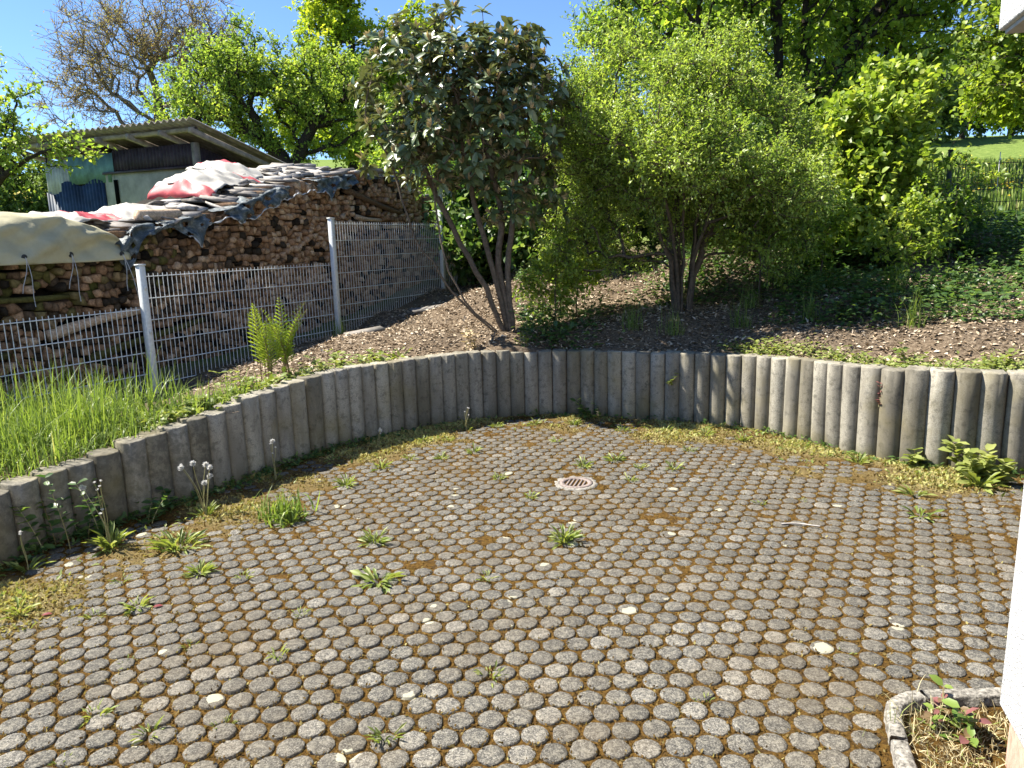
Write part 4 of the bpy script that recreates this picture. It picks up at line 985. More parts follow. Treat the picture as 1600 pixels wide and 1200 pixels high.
# weathered slabs lying on top, ends towards the fence
for q in range(230):
    s_ = rl.uniform(.35, 6.3); n_ = PN + rl.uniform(.02, 1.25)
    lay = rl.random(); zt = ptop(s_) + .045 * lay + .14 * (n_ - PN) * float(np.interp(s_, [1.0, 2.2, 4.4, 4.6], [.25, 1, 1, .5])) + .02
    L_ = rl.uniform(.32, .65); w_ = rl.uniform(.028, .06); h_ = rl.uniform(.008, .026); yaw = rl.normal(0, .22) + (math.pi / 2 * (rl.random() < .16)); pit = rl.normal(.08, .1); rol = rl.normal(0, .35)
    ax = n3 * math.cos(yaw) + d3 * math.sin(yaw); ay = d3 * math.cos(yaw) - n3 * math.sin(yaw); az_ = np.array([0, 0, 1.])
    ax = norm(ax + az_ * pit); ay = norm(ay + az_ * rol); az_ = np.cross(ax, ay); az_ = az_ if az_[2] > 0 else -az_
    c = FW(s_, n_ + .1, zt) - so
    V = boxv(c, ax * L_ / 2, ay * w_, az_ * h_) + rl.normal(0, .005, (8, 3))
    V[4:] = V[4:] * 1.0 + (V[:4] - V[4:]) * rl.uniform(0, .35, (4, 1))
    add('slab', mesh_of('slab', V, [BOXF], X['slab_wood'], {'tint': np.full(8, np.clip(rl.normal(.6, .25), 0, 1))}), stack)
# one stout round log on top at the left
P = np.array([FW(.62 + .5 * k_, PN + .18, 2.00 + .02 * k_) for k_ in np.linspace(0, 1, 6)]) - so
V, F = tube(P, [.066, .068, .066, .066, .067, .064], 12); m = MB(); m.add(V, [F, np.arange(12)[None, ::-1], 60 + np.arange(12)[None]], .98); m.build('round_log', X['log_wood'], stack)

# cream tarp over the left end
def sheet(name, S_, T_, fpos, mat, extra=None, solid=.004):
    g = np.array([[fpos(s_, t_) for t_ in T_] for s_ in S_]); n0, n1 = g.shape[:2]
    i_ = np.arange(n0 - 1)[:, None]; j_ = np.arange(n1 - 1)[None]
    F = np.stack([i_ * n1 + j_, (i_ + 1) * n1 + j_, (i_ + 1) * n1 + j_ + 1, i_ * n1 + j_ + 1], -1).reshape(-1, 4)
    return g.reshape(-1, 3), F, (n0, n1)
def tri(v): return abs((v % 1.0) - .5) * 2
def crease(s_, t_): return .5 * tri(1.3 * s_ + 1.9 * t_) + .35 * tri(2.3 * s_ - 1.7 * t_ + .3) + .25 * tri(3.7 * s_ + 3.1 * t_ + .6) - .55
def wob(s_, t_, k_=1.0): return .5 * math.sin(5.1 * s_ * k_ + 3 * t_) + .3 * math.sin(9.7 * s_ * k_ - 4 * t_ + 1) + .2 * math.sin(17 * s_ * k_ + 7 * t_)
tp = thing('tarpaulin', 'cream canvas tarpaulin draped over the left end of the firewood', 'tarpaulin', tuple(FW(-.6, .6, 1.6)))
to = np.array(tp.location)
def cream(s_, t_):
    # t: 0 back .. .55 front fold .. 1 lower hem
    endk = np.clip((.28 - s_) / .55, 0, 1)         # falls away at the right end
    topz = 1.70 + .30 * endk ** .6 + .03 * math.sin(s_ * 2.6)
    if t_ < .5:
        k_ = t_ / .5; n_ = 2.1 - k_ * 1.45; z_ = topz + .04 * math.sin(k_ * 3) + .028 * wob(s_, k_ * 2) * k_ + .05 * crease(s_, k_)
    else:
        k_ = (t_ - .5) / .5
        ridge = .055 * (abs(math.sin(s_ * 1.9 + k_ * 1.6)) - .5)
        n_ = .60 + .13 * crease(s_ * .9, k_ * .8) * (1 - .5 * k_) - .17 * k_ ** .7 + .05 * math.sin(3.3 * s_ + 2.2 * k_) * k_ * (1 - .5 * k_) + ridge * (1 - k_) ; z_ = topz + (1.565 + .03 * (s_ > -.1) * (s_ + .1) - topz) * k_ ** 1.15 + .05 * math.sin(s_ * 2.3 + .5) * (1 - k_) * k_ * 2
    return FW(s_, n_, z_) - to
V, F, _ = sheet('c', np.linspace(-3.0, .27, 110), np.linspace(0, 1, 44), cream, None)
o = add('canvas', mesh_of('canvas', V, [F], X['cream_tarp'], smooth=True), tp); o.modifiers.new('solid', 'SOLIDIFY').thickness = .004
for q, s_ in enumerate((-2.3, -1.75, -1.2, -.74, -.30, .18)):
    p = np.array(cream(s_, .92)) - n3 * .008
    a = np.arange(12) * 2 * math.pi / 12; r1 = .026
    V = p + np.outer(np.cos(a) * r1, d3) + np.outer(np.sin(a) * r1, [0, 0, 1.]); V = np.vstack([V, p - n3 * .006])
    e = add('eyelet', mesh_of('eyelet', V, [np.stack([np.arange(12), (np.arange(12) + 1) % 12, np.full(12, 12)], -1)], X['eyelet']), tp)
    for sg in ((-.05, -.3), (.04, -.42)) if q != 5 else ((.02, -.35), (.16, -.55)):
        P = np.array([p + d3 * (sg[0] * k_ + .015 * math.sin(k_ * 5)) + np.array([0, 0, sg[1] * k_]) - n3 * .012 for k_ in np.linspace(0, 1, 6)])
        V, F = tube(P, .0032, 4); m = MB(); m.add(V, F); m.build('cord', X['cord'], tp)

# torn grey sheeting hanging over the upper edge
gs = thing('plastic_sheet', 'torn grey plastic sheet hanging over the upper edge of the firewood', 'plastic sheet', tuple(FW(2.2, .55, 2.1)))
go = np.array(gs.location)
HANG = np.array([(.22, .42), (.5, .16), (.8, .10), (1.0, .30), (1.12, .44), (1.25, .22), (1.5, .10), (1.65, .22), (1.9, .30), (2.2, .25), (2.5, .20), (2.9, .16), (3.15, .22), (3.3, .40), (3.42, .24), (3.7, .22), (4.0, .12), (4.5, .10), (5.1, .16)])
rp = np.random.default_rng(3)
def grey(s_, t_):
    if t_ < .35:
        k_ = t_ / .35; return FW(s_, .78 - .26 * k_, ptop(s_) + .02 + .02 * wob(s_, k_, 2) + .02 * (1 - k_)) - go
    k_ = (t_ - .35) / .65; hg = np.interp(s_, HANG[:, 0], HANG[:, 1]) * .72 * (1 + .12 * math.sin(s_ * 23) * (k_ > .7))
    return FW(s_ + .03 * math.sin(k_ * 6 + s_ * 9), .50 - .05 * k_ + .035 * wob(s_, k_ * 2, 2.2), ptop(s_) + .03 - hg * k_ ) - go
Sg = np.linspace(.2, 5.0, 190); Tg = np.linspace(0, 1, 20)
V, F, (n0, n1) = sheet('g', Sg, Tg, grey, None)
fc = V[F].mean(1) + go; fs_ = (fc[:, :2] - FP) @ fd; fzr = fc[:, 2] - ptop(fs_)
hole = ((fs_ - 2.02) / .085) ** 2 + ((fzr + .10) / .085) ** 2 < 1
tear = (np.sin(fs_ * 21) + np.sin(fs_ * 37 + 2) + 1.2 * np.sin(fc[:, 2] * 60) > 1.9) | ((fs_ > 1.28) & (fs_ < 1.52) & (fzr > -.07)) | ((fs_ > 2.55) & (fs_ < 3.05) & (fzr > -.10)) | ((fs_ > 3.8) & (np.sin(fs_ * 13) > .1))
F = F[~(hole | tear)]
o = add('sheeting', mesh_of('sheeting', V, [F], X['grey_sheeting'], smooth=True), gs); o.modifiers.new('solid', 'SOLIDIFY').thickness = .003
# frayed pale hem along the lower edge of the sheet
P = np.array([grey(s_, .985) + np.array([0, 0, .006 * math.sin(s_ * 70)]) for s_ in np.linspace(.95, 3.5, 110)])
V, F = tube(P, .007 + .004 * np.sin(np.arange(110) * 1.7), 5); m = MB(); m.add(V, F); m.build('frayed_hem', X['cord'], gs)

# red and white tarpaulin heaped behind
def red_tarp(label, s0, s1, n0_, n1_, zf, seed, stripes):
    t = thing('tarpaulin', label, 'tarpaulin', tuple(FW((s0 + s1) / 2, n0_, zf((s0 + s1) / 2, .5) - .1)))
    o_ = np.array(t.location)
    S_ = np.linspace(s0, s1, 56); T_ = np.linspace(0, 1, 30)
    V, F, _ = sheet('r', S_, T_, lambda s_, t_: FW(s_ + .02 * math.sin(9 * t_ + seed), n0_ + (n1_ - n0_) * t_, zf(s_, t_) + .06 * crease(1.7 * s_ + seed * .37, 1.6 * t_) + .012 * wob(s_, t_ * 5 + seed, 5)) - o_, None)
    us = np.repeat((S_ - s0) / (s1 - s0), 30); ut = np.tile(T_, 56); st = stripes(us, ut)
    o = add('sheet', mesh_of('sheet', V, [F], X['red_white_tarp'], {'stripe': st.astype(float)}, True), t); o.modifiers.new('solid', 'SOLIDIFY').thickness = .004
def zf1(s_, t_):
    k_ = np.clip((s_ - 1.75) / .95, 0, 1)
    hump = math.sin(min(1, k_ * 1.0) * math.pi) ** .5 * .25 * math.sin(np.clip(t_ * 1.25, 0, 1) * math.pi * .62) + .05 * math.sin(6 * k_ + 2 * t_)
    return ptop(s_) + .13 + hump
red_tarp('white tarpaulin hump with red hem heaped on the firewood before the shed', 1.75, 2.7, 1.0, 2.0, zf1, 1, lambda u_, t_: (u_ < .13) | ((u_ > .80) & (u_ < .93) & (t_ < .75)))
def zf2(s_, t_):
    k_ = np.clip((s_ - 2.45) / 1.75, 0, 1)
    return ptop(s_) + .08 + .28 * math.sin(np.clip(t_ * 1.2, 0, 1) * math.pi * .6) * (.55 + .45 * math.sin(k_ * 5.2 + .6)) + .06 * math.sin(k_ * 11 + t_)
red_tarp('crumpled white tarpaulin with red stripes on top of the stack right of the hump', 2.45, 4.2, 1.15, 2.1, zf2, 2, lambda u_, t_: ((u_ > .12) & (u_ < .24) & (t_ > .45)) | ((t_ > .84) & (u_ > .45)))
def zf3(s_, t_):
    k_ = np.clip((s_ + .1) / 1.3, 0, 1)
    return 1.90 + .14 * k_ + .10 * math.sin(t_ * math.pi * .7) + .03 * math.sin(k_ * 9)
red_tarp('flat strip of white tarpaulin with a red patch beside the cream one', -.05, 1.25, .85, 1.7, zf3, 3, lambda u_, t_: (u_ > .22) & (u_ < .55) & (t_ > .1))

# ---------------------------------------------------------------- shed
SA = np.array([-5.07, 12.55]); su = norm(np.array([-3.26, 1.30])); sw = np.array([su[1], -su[0]])
if sw[1] < 0: sw = -sw                     # sw points into the shed, away from the camera
shed = thing('shed', 'old garden shed patched from corrugated sheets with a lean-to roof', 'shed', (SA[0], SA[1], gz1(SA[0], SA[1])))
sho = np.array(shed.location)
def SW(u_, w_, z_): return np.array([*(SA + su * u_ + sw * w_), z_]) - sho
def corr(name, u0, u1, z0, z1, mat, w_=0.0, side=False, pitch_=.076, amp=.012, nz=2, jag=None):
    n = int((u1 - u0) / pitch_ * 6) + 1; uu = np.linspace(u0, u1, n); off = amp * np.sin(uu / pitch_ * 2 * math.pi)
    zz_ = np.linspace(z0, z1, nz); V = []
    for zc in zz_:
        for a_, o_ in zip(uu, off):
            zq = zc + (jag(a_) if (jag and zc == z1) else 0)
            V.append(SW(a_, w_ + o_, zq) if not side else SW(w_ + o_, a_, zq - .22 * a_ * (zc == z1)))
    V = np.array(V); j_ = np.arange(n - 1)
    F = np.concatenate([np.stack([r * n + j_, r * n + j_ + 1, (r + 1) * n + j_ + 1, (r + 1) * n + j_], -1) for r in range(nz - 1)])
    o = add(name, mesh_of(name, V, [F], mat), shed); m_ = o.modifiers.new('solid', 'SOLIDIFY'); m_.thickness = .004; return o
def sbox(name, p0, p1, hw, hh, mat, parent=None):
    p0 = np.array(p0); p1 = np.array(p1); ax = p1 - p0; a_ = norm(ax); s_ = norm(np.cross(a_, [0, 0, 1.])) if abs(a_[2]) < .9 else np.array([*su, 0]); t_ = np.cross(s_, a_)
    return add(name, mesh_of(name, boxv((p0 + p1) / 2, ax / 2, s_ * hw, t_ * hh), [BOXF], mat), parent or shed)
g0 = sho[2]
corr('corrugated_sheet', 2.88, 3.52, 2.55, 3.28, X['sheet_light'])['label'] = 'light grey corrugated sheet at left corner'
corr('corrugated_sheet', 1.80, 2.90, 2.84, 3.32, X['sheet_turquoise'], -.03, pitch_=.15, amp=.006)['label'] = 'faded turquoise sheet under the roof'
corr('corrugated_sheet', 2.05, 3.50, g0 - .1, 2.86, X['sheet_navy'], -.035, jag=lambda a_: .05 * math.sin(a_ * 9) - .12 * (a_ > 3.1))['label'] = 'dark navy corrugated sheet'
corr('corrugated_sheet', -.02, 1.82, 2.96, 3.36, X['sheet_maroon'])['label'] = 'dark maroon corrugated sheet'
corr('corrugated_sheet', .02, 1.9, g0 - .1, 3.34, X['sheet_maroon'], 0.0, True)
o = sbox('plywood_panel', SW(.06, -.02, (g0 + 2.97) / 2), SW(2.04, -.02, (g0 + 2.97) / 2), .012, (2.97 - g0) / 2, X['panel_cream'])
sbox('slot', SW(1.74, -.04, 2.66), SW(1.82, -.04, 2.66), .009, .21, X['black_void'], o)
sbox('batten', SW(.03, -.05, 2.985), SW(2.04, -.05, 2.985), .02, .018, X['sheet_maroon'])
sbox('corner_post', SW(-.03, -.01, g0 - .1), SW(-.03, -.01, 3.36), .045, .045, X['old_wood'])
sbox('rear_post', SW(3.5, 1.9, g0 - .1), SW(3.5, 1.9, 3.0), .045, .045, X['old_wood'])
corr('corrugated_sheet', .02, 1.9, g0 - .1, 3.34, X['sheet_light'], 3.5, True)
corr('corrugated_sheet', 0, 3.5, g0 - .1, 2.95, X['sheet_maroon'], 1.9)
# roof
def roof_pt(u_, w_): return 3.60 - .225 * (w_ + .42)
n = 330; uu = np.linspace(-.40, 3.98, n); off = .024 * np.sin(uu / .13 * 2 * math.pi); Wq = np.array([-.42, .3, 1.1, 1.9, 2.3])
V = np.array([SW(a_, w_, roof_pt(a_, w_) + o_ + .05) for w_ in Wq for a_, o_ in zip(uu, off)]); j_ = np.arange(n - 1)
F = np.concatenate([np.stack([r * n + j_, r * n + j_ + 1, (r + 1) * n + j_ + 1, (r + 1) * n + j_], -1) for r in range(4)])
rf = add('roof', mesh_of('roof', V, [F], X['roof_sheet'], smooth=True), shed); rf.modifiers.new('solid', 'SOLIDIFY').thickness = .008
V, F = tube(np.array([SW(a_, -.22 + .015 * math.sin(a_ * 3), roof_pt(a_, -.22) - .03) for a_ in np.linspace(-.3, 3.9, 12)]), .042, 8); m = MB(); m.add(V, F); m.build('eave_pole', X['old_wood'], rf, True)
for a_ in (-.28, .35, 1.05, 1.75, 2.45, 3.15, 3.85):
    sbox('rafter', SW(a_, -.36, roof_pt(a_, -.36) - .085), SW(a_, 2.2, roof_pt(a_, 2.2) - .085), .03, .042, X['old_wood'], rf)

# ---------------------------------------------------------------- trees and shrubs
def resample(P, step):
    P = np.asarray(P, float); L = np.r_[0, np.cumsum(np.linalg.norm(np.diff(P, axis=0), axis=1))]; n = max(3, int(L[-1] / step) + 1); t_ = np.linspace(0, L[-1], n)
    return np.stack([np.interp(t_, L, P[:, c]) for c in range(3)], -1)
def skeleton(stems, T, r_, step=.25, wob_=.06, pull=.22):
    N = []; par = []; pl = []; chains = []
    for st in stems:
        P = resample(st, step); P[1:-1] += r_.normal(0, wob_ * step, (len(P) - 2, 3)); b = len(N); ch = []
        for q in range(len(P)):
            N.append(P[q]); par.append(-1 if q == 0 else len(N) - 2); pl.append(0 if q == 0 else pl[-1] + np.linalg.norm(P[q] - P[q - 1])); ch.append(len(N) - 1)
        chains.append(ch)
    cap = len(N) + len(T) * 14 + 10
    A = np.zeros((cap, 3)); A[:len(N)] = N; PL_ = np.zeros(cap); PL_[:len(N)] = pl; par = par + [0] * (cap - len(par)); cnt = len(N)
    root_n = cnt
    d0 = np.linalg.norm(T[:, None] - A[None, :cnt], axis=-1).min(1)
    tips = []
    for q in np.argsort(d0):
        t_ = T[q]; dv = t_ - A[:cnt]; ds = np.linalg.norm(dv, axis=1)
        cost = ds + pull * PL_[:cnt] + .7 * np.maximum(0, A[:cnt, 2] - t_[2])
        j = int(np.argmin(cost)); d = ds[j]; k = int(np.clip(math.ceil(d / step), 1, 12))
        pdir = A[j] - A[par[j]] if par[j] >= 0 else np.array([0, 0, 1.]); pdir = norm(pdir)
        c1 = A[j] + pdir * d * .35; ch = [j]; prev = j
        for i_ in range(1, k + 1):
            s_ = i_ / k; p = (1 - s_) ** 2 * A[j] + 2 * s_ * (1 - s_) * c1 + s_ * s_ * t_
            if i_ < k: p = p + r_.normal(0, wob_ * d / k, 3)
            A[cnt] = p; par[cnt] = prev; PL_[cnt] = PL_[prev] + np.linalg.norm(p - A[prev]); prev = cnt; ch.append(cnt); cnt += 1
        chains.append(ch); tips.append(prev)
    w = np.zeros(cnt)
    for q in tips: w[q] += 1
    for q in range(cnt - 1, -1, -1):
        if par[q] >= 0: w[par[q]] += w[q]
    w = np.maximum(w, 1)
    return A[:cnt], par[:cnt], chains, w, tips

def blob_points(blobs, n, r_, shell=2.2, gaps=0.0):
    wts = np.array([b[3] * b[4] * b[5] * (b[6] if len(b) > 6 else 1) for b in blobs]); wts = wts / wts.sum(); out = []
    for b, k in zip(blobs, (wts * n + .5).astype(int)):
        d = rdir(r_, k * 2); rr = r_.random(k * 2) ** (1 / shell)
        p = d * rr[:, None] * np.array(b[3:6]) + np.array(b[:3])
        if gaps: 
            g = np.sin(p[:, 0] * 4.1 + b[0]) * np.sin(p[:, 1] * 3.7) + np.sin(p[:, 2] * 4.7 + p[:, 0] * 2)
            p = p[g > -1.1 + gaps]
        out.append(p[:k])
    return np.concatenate(out)

def make_tree(name, label, cat, base, stems, r_base, blobs, n_t, leaf, sd, mats, twigs=(6, .28, 9), step=.25, group=None, shell=2.2, gaps=0., tpl=KITE, twig_r=.0035, expo=.5, droop=.0, tint=(.5, .22), trunk_tint=.5, twig_mesh=True, up=.25, kmin=5, out_w=.5, wob_=.06, single=0):
    r_ = np.random.default_rng(sd); T = blob_points(blobs, n_t, r_, shell, gaps)
    A, par, chains, w, tips = skeleton(stems, T, r_, step, wob_)
    t = thing(name, label, cat, base, group); b0 = np.array(base)
    wmax = w[:1].max(); rad = np.maximum(twig_r * 1.3, r_base * (w / max(w.max(), 1)) ** expo)
    m = MB()
    for ch in chains:
        if len(ch) < 2: continue
        P = A[ch] - b0; rr = rad[ch].copy(); rr[0] = min(rr[0], rr[1] * 1.25)
        if ch is chains[0]: rr[0] = rad[ch[0]] * 1.25
        V, F = tube(P, rr, 7 if rr.max() > .03 else kmin); m.add(V, F, np.clip(trunk_tint + r_.normal(0, .12), 0, 1))
    # twigs
    kt, lt, nl = twigs; tip = np.array(tips); cen_ = np.array([np.mean([b[c] for b in blobs]) for c in range(3)])
    src = np.repeat(tip, kt); back = np.array(par)[src]; f_ = r_.random(len(src))[:, None] * .8
    O = A[src] * (1 - f_) + A[back] * f_
    outd = norm(O - cen_); D = norm(outd * out_w + rdir(r_, len(src)) * .85 + np.array([0, 0, up])); Lt = lt * r_.uniform(.5, 1.3, len(src))
    E = O + D * Lt[:, None] - np.array([0, 0, 1.]) * (droop * Lt)[:, None]
    if twig_mesh:
        V, F = segs(O - b0, E - b0, twig_r, twig_r * .5, 3); m.add(V, F, np.clip(trunk_tint, 0, 1))
    m.build('trunk', X[mats[0]], t, True)
    tt = np.tile(np.linspace(.12, 1.0, nl), len(O)); O2 = np.repeat(O, nl, 0); E2 = np.repeat(E, nl, 0); D2 = np.repeat(D, nl, 0); n = len(tt)
    Pq = O2 + (E2 - O2) * tt[:, None] + r_.normal(0, .01, (n, 3))
    LD = norm(D2 * .55 + rdir(r_, n) * .9 - np.array([0, 0, .15])); NH = norm(np.array([0, 0, 1.]) * .6 + TOSUN * .35 + rdir(r_, n) * .65)
    LL = r_.uniform(leaf[0], leaf[1], n)
    cl = np.repeat(np.repeat(r_.normal(0, .2, len(tip)), kt), nl); tv = np.clip(r_.normal(tint[0], tint[1], n) + cl, 0, 1); mk = np.ones(n, bool)
    if single:
        near_ = np.argsort(np.linalg.norm(Pq - np.array([0, 0, CAM_H]), axis=1))[:single]; mk[near_] = False
        leaf_objects(t, Pq[near_] - b0, LD[near_], NH[near_], LL[near_], tv[near_], mats[1], leaf[2])
    V, F, tn = inst(tpl, (Pq - b0)[mk], LD[mk], NH[mk], LL[mk], LL[mk] * leaf[2])
    add('crown', mesh_of('crown', V, [F], X[mats[1]], {'tint': np.repeat(tv[mk], tn)}), t)['kind'] = 'stuff'
    return t

# rhododendron: few bare stems, whorls of long glossy leaves with buds
RB = np.array([-.05, 7.32, gz1(-.05, 7.32) - .05])
rst = [[(-.05, 7.32, .72), (-.2, 7.34, 1.1), (-.33, 7.37, 1.38), (-.5, 7.42, 1.72), (-.70, 7.42, 2.1), (-.85, 7.42, 2.6)],
       [(-.02, 7.36, .72), (-.12, 7.4, 1.2), (-.22, 7.45, 1.6), (-.33, 7.5, 2.05), (-.45, 7.5, 2.7)],
       [(-.12, 7.24, .74), (-.42, 7.14, 1.02), (-.70, 7.12, 1.42), (-.90, 7.15, 1.72), (-1.02, 7.2, 2.15), (-1.1, 7.3, 2.5)],
       [(-.10, 7.30, .74), (-.42, 7.22, 1.05), (-.60, 7.24, 1.40), (-.68, 7.3, 1.9), (-.72, 7.3, 2.35)],
       [(.02, 7.4, .72), (-.02, 7.45, 1.3), (.06, 7.5, 1.9), (.12, 7.5, 2.5)],
       [(.0, 7.38, .74), (-.1, 7.5, 1.4), (-.05, 7.6, 2.0), (-.2, 7.65, 2.6)]]
r_ = np.random.default_rng(21)
T = blob_points([(-.50, 7.5, 2.98, .98, .9, .88, 1.0), (-.85, 7.4, 2.6, .6, .7, .45, 1.0), (.15, 7.55, 2.95, .5, .8, .75, 1.), (-.35, 7.5, 3.42, .78, .7, .42, 1.0)], 560, r_, 2.4)
T2 = blob_points([(.15, 7.6, 2.1, .5, .6, .5)], 50, r_, 2); T = np.vstack([T, T2])
A, par, chains, w, tips = skeleton(rst, T, r_, .16, .05, .2)
rh = thing('rhododendron', 'tall dark glossy leaved rhododendron with pale buds and bare leaning stems', 'shrub', tuple(RB))
rad = np.maximum(.003, .034 * (w / w.max()) ** .5); m = MB()
for ch in chains:
    rr = rad[ch].copy(); rr[0] = min(rr[0], rr[1] * 1.25); V, F = tube(A[ch] - RB, rr, 7 if rr.max() > .015 else 5); m.add(V, F, np.clip(.55 + r_.normal(0, .1), 0, 1))
m.build('trunk', X['bark'], rh, True)
tip = np.array(tips); O = A[tip]; D = norm(O - A[np.array(par)[tip]] + .25 * norm(O - np.array([-.45, 7.5, 2.9])) * .2 + np.array([0, 0, .08]))
lo = []; ld = []; ln_ = []; ll = []; lt_ = []
bo = []; bd = []
for q in range(len(tip)):
    d = D[q]; s_ = norm(np.cross(d, [.3, .2, .9])); b_ = np.cross(d, s_); k_ = r_.integers(8, 12); a0 = r_.uniform(0, 6.28); clus = r_.normal(0, .1)
    for i_ in range(k_):
        a_ = a0 + i_ * 2.4; e_ = r_.uniform(-.15, .75); rd_ = s_ * math.cos(a_) + b_ * math.sin(a_)
        lo.append(O[q] - d * .03 * r_.random()); ld.append(norm(rd_ + d * e_ - np.array([0, 0, .10]))); ln_.append(d * .6 + np.array([0, -.15, .4]) + TOSUN * .3 + .35 * r_.normal(size=3)); ll.append(r_.uniform(.085, .14)); lt_.append(np.clip(r_.normal(.45, .2) + clus, 0, 1) if r_.random() > .06 else 1)
    if r_.random() < .55:
        for i_ in range(5): bo.append(O[q] + r_.normal(0, .008, 3)); bd.append(norm(d + .35 * r_.normal(size=3) + [0, 0, .5]))
lo, ld, ln_, ll, lt_ = map(np.array, (lo, ld, ln_, ll, lt_))
keepd = np.linalg.norm(lo - np.array([0, 0, CAM_H]), axis=1); nearest = np.argsort(keepd)[:300]; msk = np.ones(len(lo), bool); msk[nearest] = False
V, F, tn = inst(OVAL, lo[msk] - RB, ld[msk], ln_[msk], ll[msk], ll[msk] * .47)
o = add('foliage', mesh_of('foliage', V, [F], X['rhododendron_leaf'], {'tint': np.repeat(lt_[msk], tn)}, True), rh); o['kind'] = 'stuff'
lm = []
for q in range(6):
    V, F, tn = inst(OVAL, np.zeros((1, 3)), np.array([[1., 0, 0]]), np.array([[0, 0, 1.]]), 1.0, .44 + .012 * q)
    lm.append(mesh_of('leaf', V, [F], X['rhododendron_leaf'], {'tint': np.full(tn, .2 + .12 * q)}, True))
for q in nearest:
    d = norm(ld[q]); s_ = norm(np.cross(ln_[q], d)); wv = np.cross(d, s_); Mx = Matrix.Identity(4); p = lo[q] - RB
    for c in range(3): Mx[c][0], Mx[c][1], Mx[c][2], Mx[c][3] = d[c] * ll[q], s_[c] * ll[q], wv[c] * ll[q], p[c]
    add('leaf', lm[int(np.clip((lt_[q] - .2) / .12, 0, 5))], rh, mat=Mx)
bo = np.array(bo); bd = np.array(bd); n = len(bo)
V, F, tn = inst(OVAL, bo - RB, bd, rdir(r_, n), r_.uniform(.045, .075, n), r_.uniform(.018, .028, n)); V2, F2_, _ = inst(OVAL, bo - RB, bd, rdir(r_, n), r_.uniform(.045, .07, n), r_.uniform(.018, .028, n))
m = MB(); m.add(V, F, np.repeat(r_.random(n), tn)); m.add(V2, F2_, np.repeat(r_.random(n), tn)); o = m.build('buds', X['rhododendron_bud'], rh); o['kind'] = 'stuff'

# vase shaped small leaved bush
bz_ = gz1(1.78, 7.62); r_ = np.random.default_rng(31)
st = []
for q in range(13):
    a_ = r_.uniform(0, 6.28); k_ = r_.uniform(.15, .75); b0 = (1.78 + .07 * math.cos(a_), 7.62 + .07 * math.sin(a_), bz_ - .05)
    st.append([b0, (b0[0] + .10 * k_ * math.cos(a_), b0[1] + .1 * k_ * math.sin(a_), bz_ + .45), (b0[0] + .45 * k_ * math.cos(a_), b0[1] + .45 * k_ * math.sin(a_), bz_ + .95), (b0[0] + .9 * k_ * math.cos(a_), b0[1] + .8 * k_ * math.sin(a_), bz_ + 1.6)])
make_tree('small_leaved_bush', 'broad vase shaped bush of tiny yellow green leaves on many upright stems', 'bush', (1.78, 7.62, bz_ - .05), st, .035,
          [(1.75, 7.8, 2.5, 1.2, 1.1, .92, 1.0), (.95, 8.1, 2.35, .75, .8, .8, 1.0), (2.5, 7.75, 2.15, .75, .9, .72, .9), (1.8, 7.9, 3.05, .6, .7, .45, .9), (1.3, 8.4, 1.75, .9, .6, .45, .5), (.65, 7.7, 3.0, .4, .4, .32, 1.2), (2.7, 7.8, 2.75, .4, .45, .35, 1.2), (1.15, 7.8, 3.4, .35, .4, .35, 1.2), (2.3, 7.9, 3.5, .35, .4, .4, 1.2), (1.9, 6.95, 2.35, .8, .42, .5, 1.0), (2.6, 6.9, 2.15, .5, .45, .4, 1.0), (2.6, 7.55, 1.5, .5, .5, .35, .8), (.85, 7.9, 1.6, .6, .5, .4, .8)], 1500, (.022, .048, .5), 32, ('bark', 'bush_leaf'), (7, .24, 10), .18, shell=2.0, trunk_tint=.45, twig_r=.002, expo=.42, tint=(.55, .25), out_w=.4, gaps=.35)  # two front lobes of the bush added to shade the right bank

# hazel like shrub at the fence, right
tz = gz1(5.2, 9.8)
make_tree('hazel_shrub', 'sunlit broad leaved hazel shrub with dark forked trunk near the meadow fence', 'shrub', (5.2, 9.8, tz - .05),
          [[(5.2, 9.8, tz - .05), (5.25, 9.85, 2.3), (5.35, 9.9, 2.9), (5.7, 10, 3.6)], [(5.28, 9.78, tz - .05), (5.5, 9.85, 2.35), (5.95, 9.95, 2.9), (6.4, 10.1, 3.5)], [(5.1, 9.8, tz - .05), (4.95, 9.7, 2.3), (4.6, 9.5, 2.8)], [(5.2, 9.7, tz), (4.7, 9.2, 2.3), (4.3, 8.9, 2.7)]], .055,
          [(4.2, 9.0, 2.5, .72, .75, .72, 1.0), (3.85, 8.7, 2.0, .55, .6, .45, 1.0), (4.6, 9.3, 3.1, .55, .7, .45, .8), (4.2, 8.5, 1.75, .4, .4, .35, .8)], 430, (.06, .105, .72), 41, ('bark_dark', 'hazel_leaf'), (5, .26, 6), .2, tpl=OVAL, tint=(.55, .24), twig_r=.0025, shell=2.0, single=300)
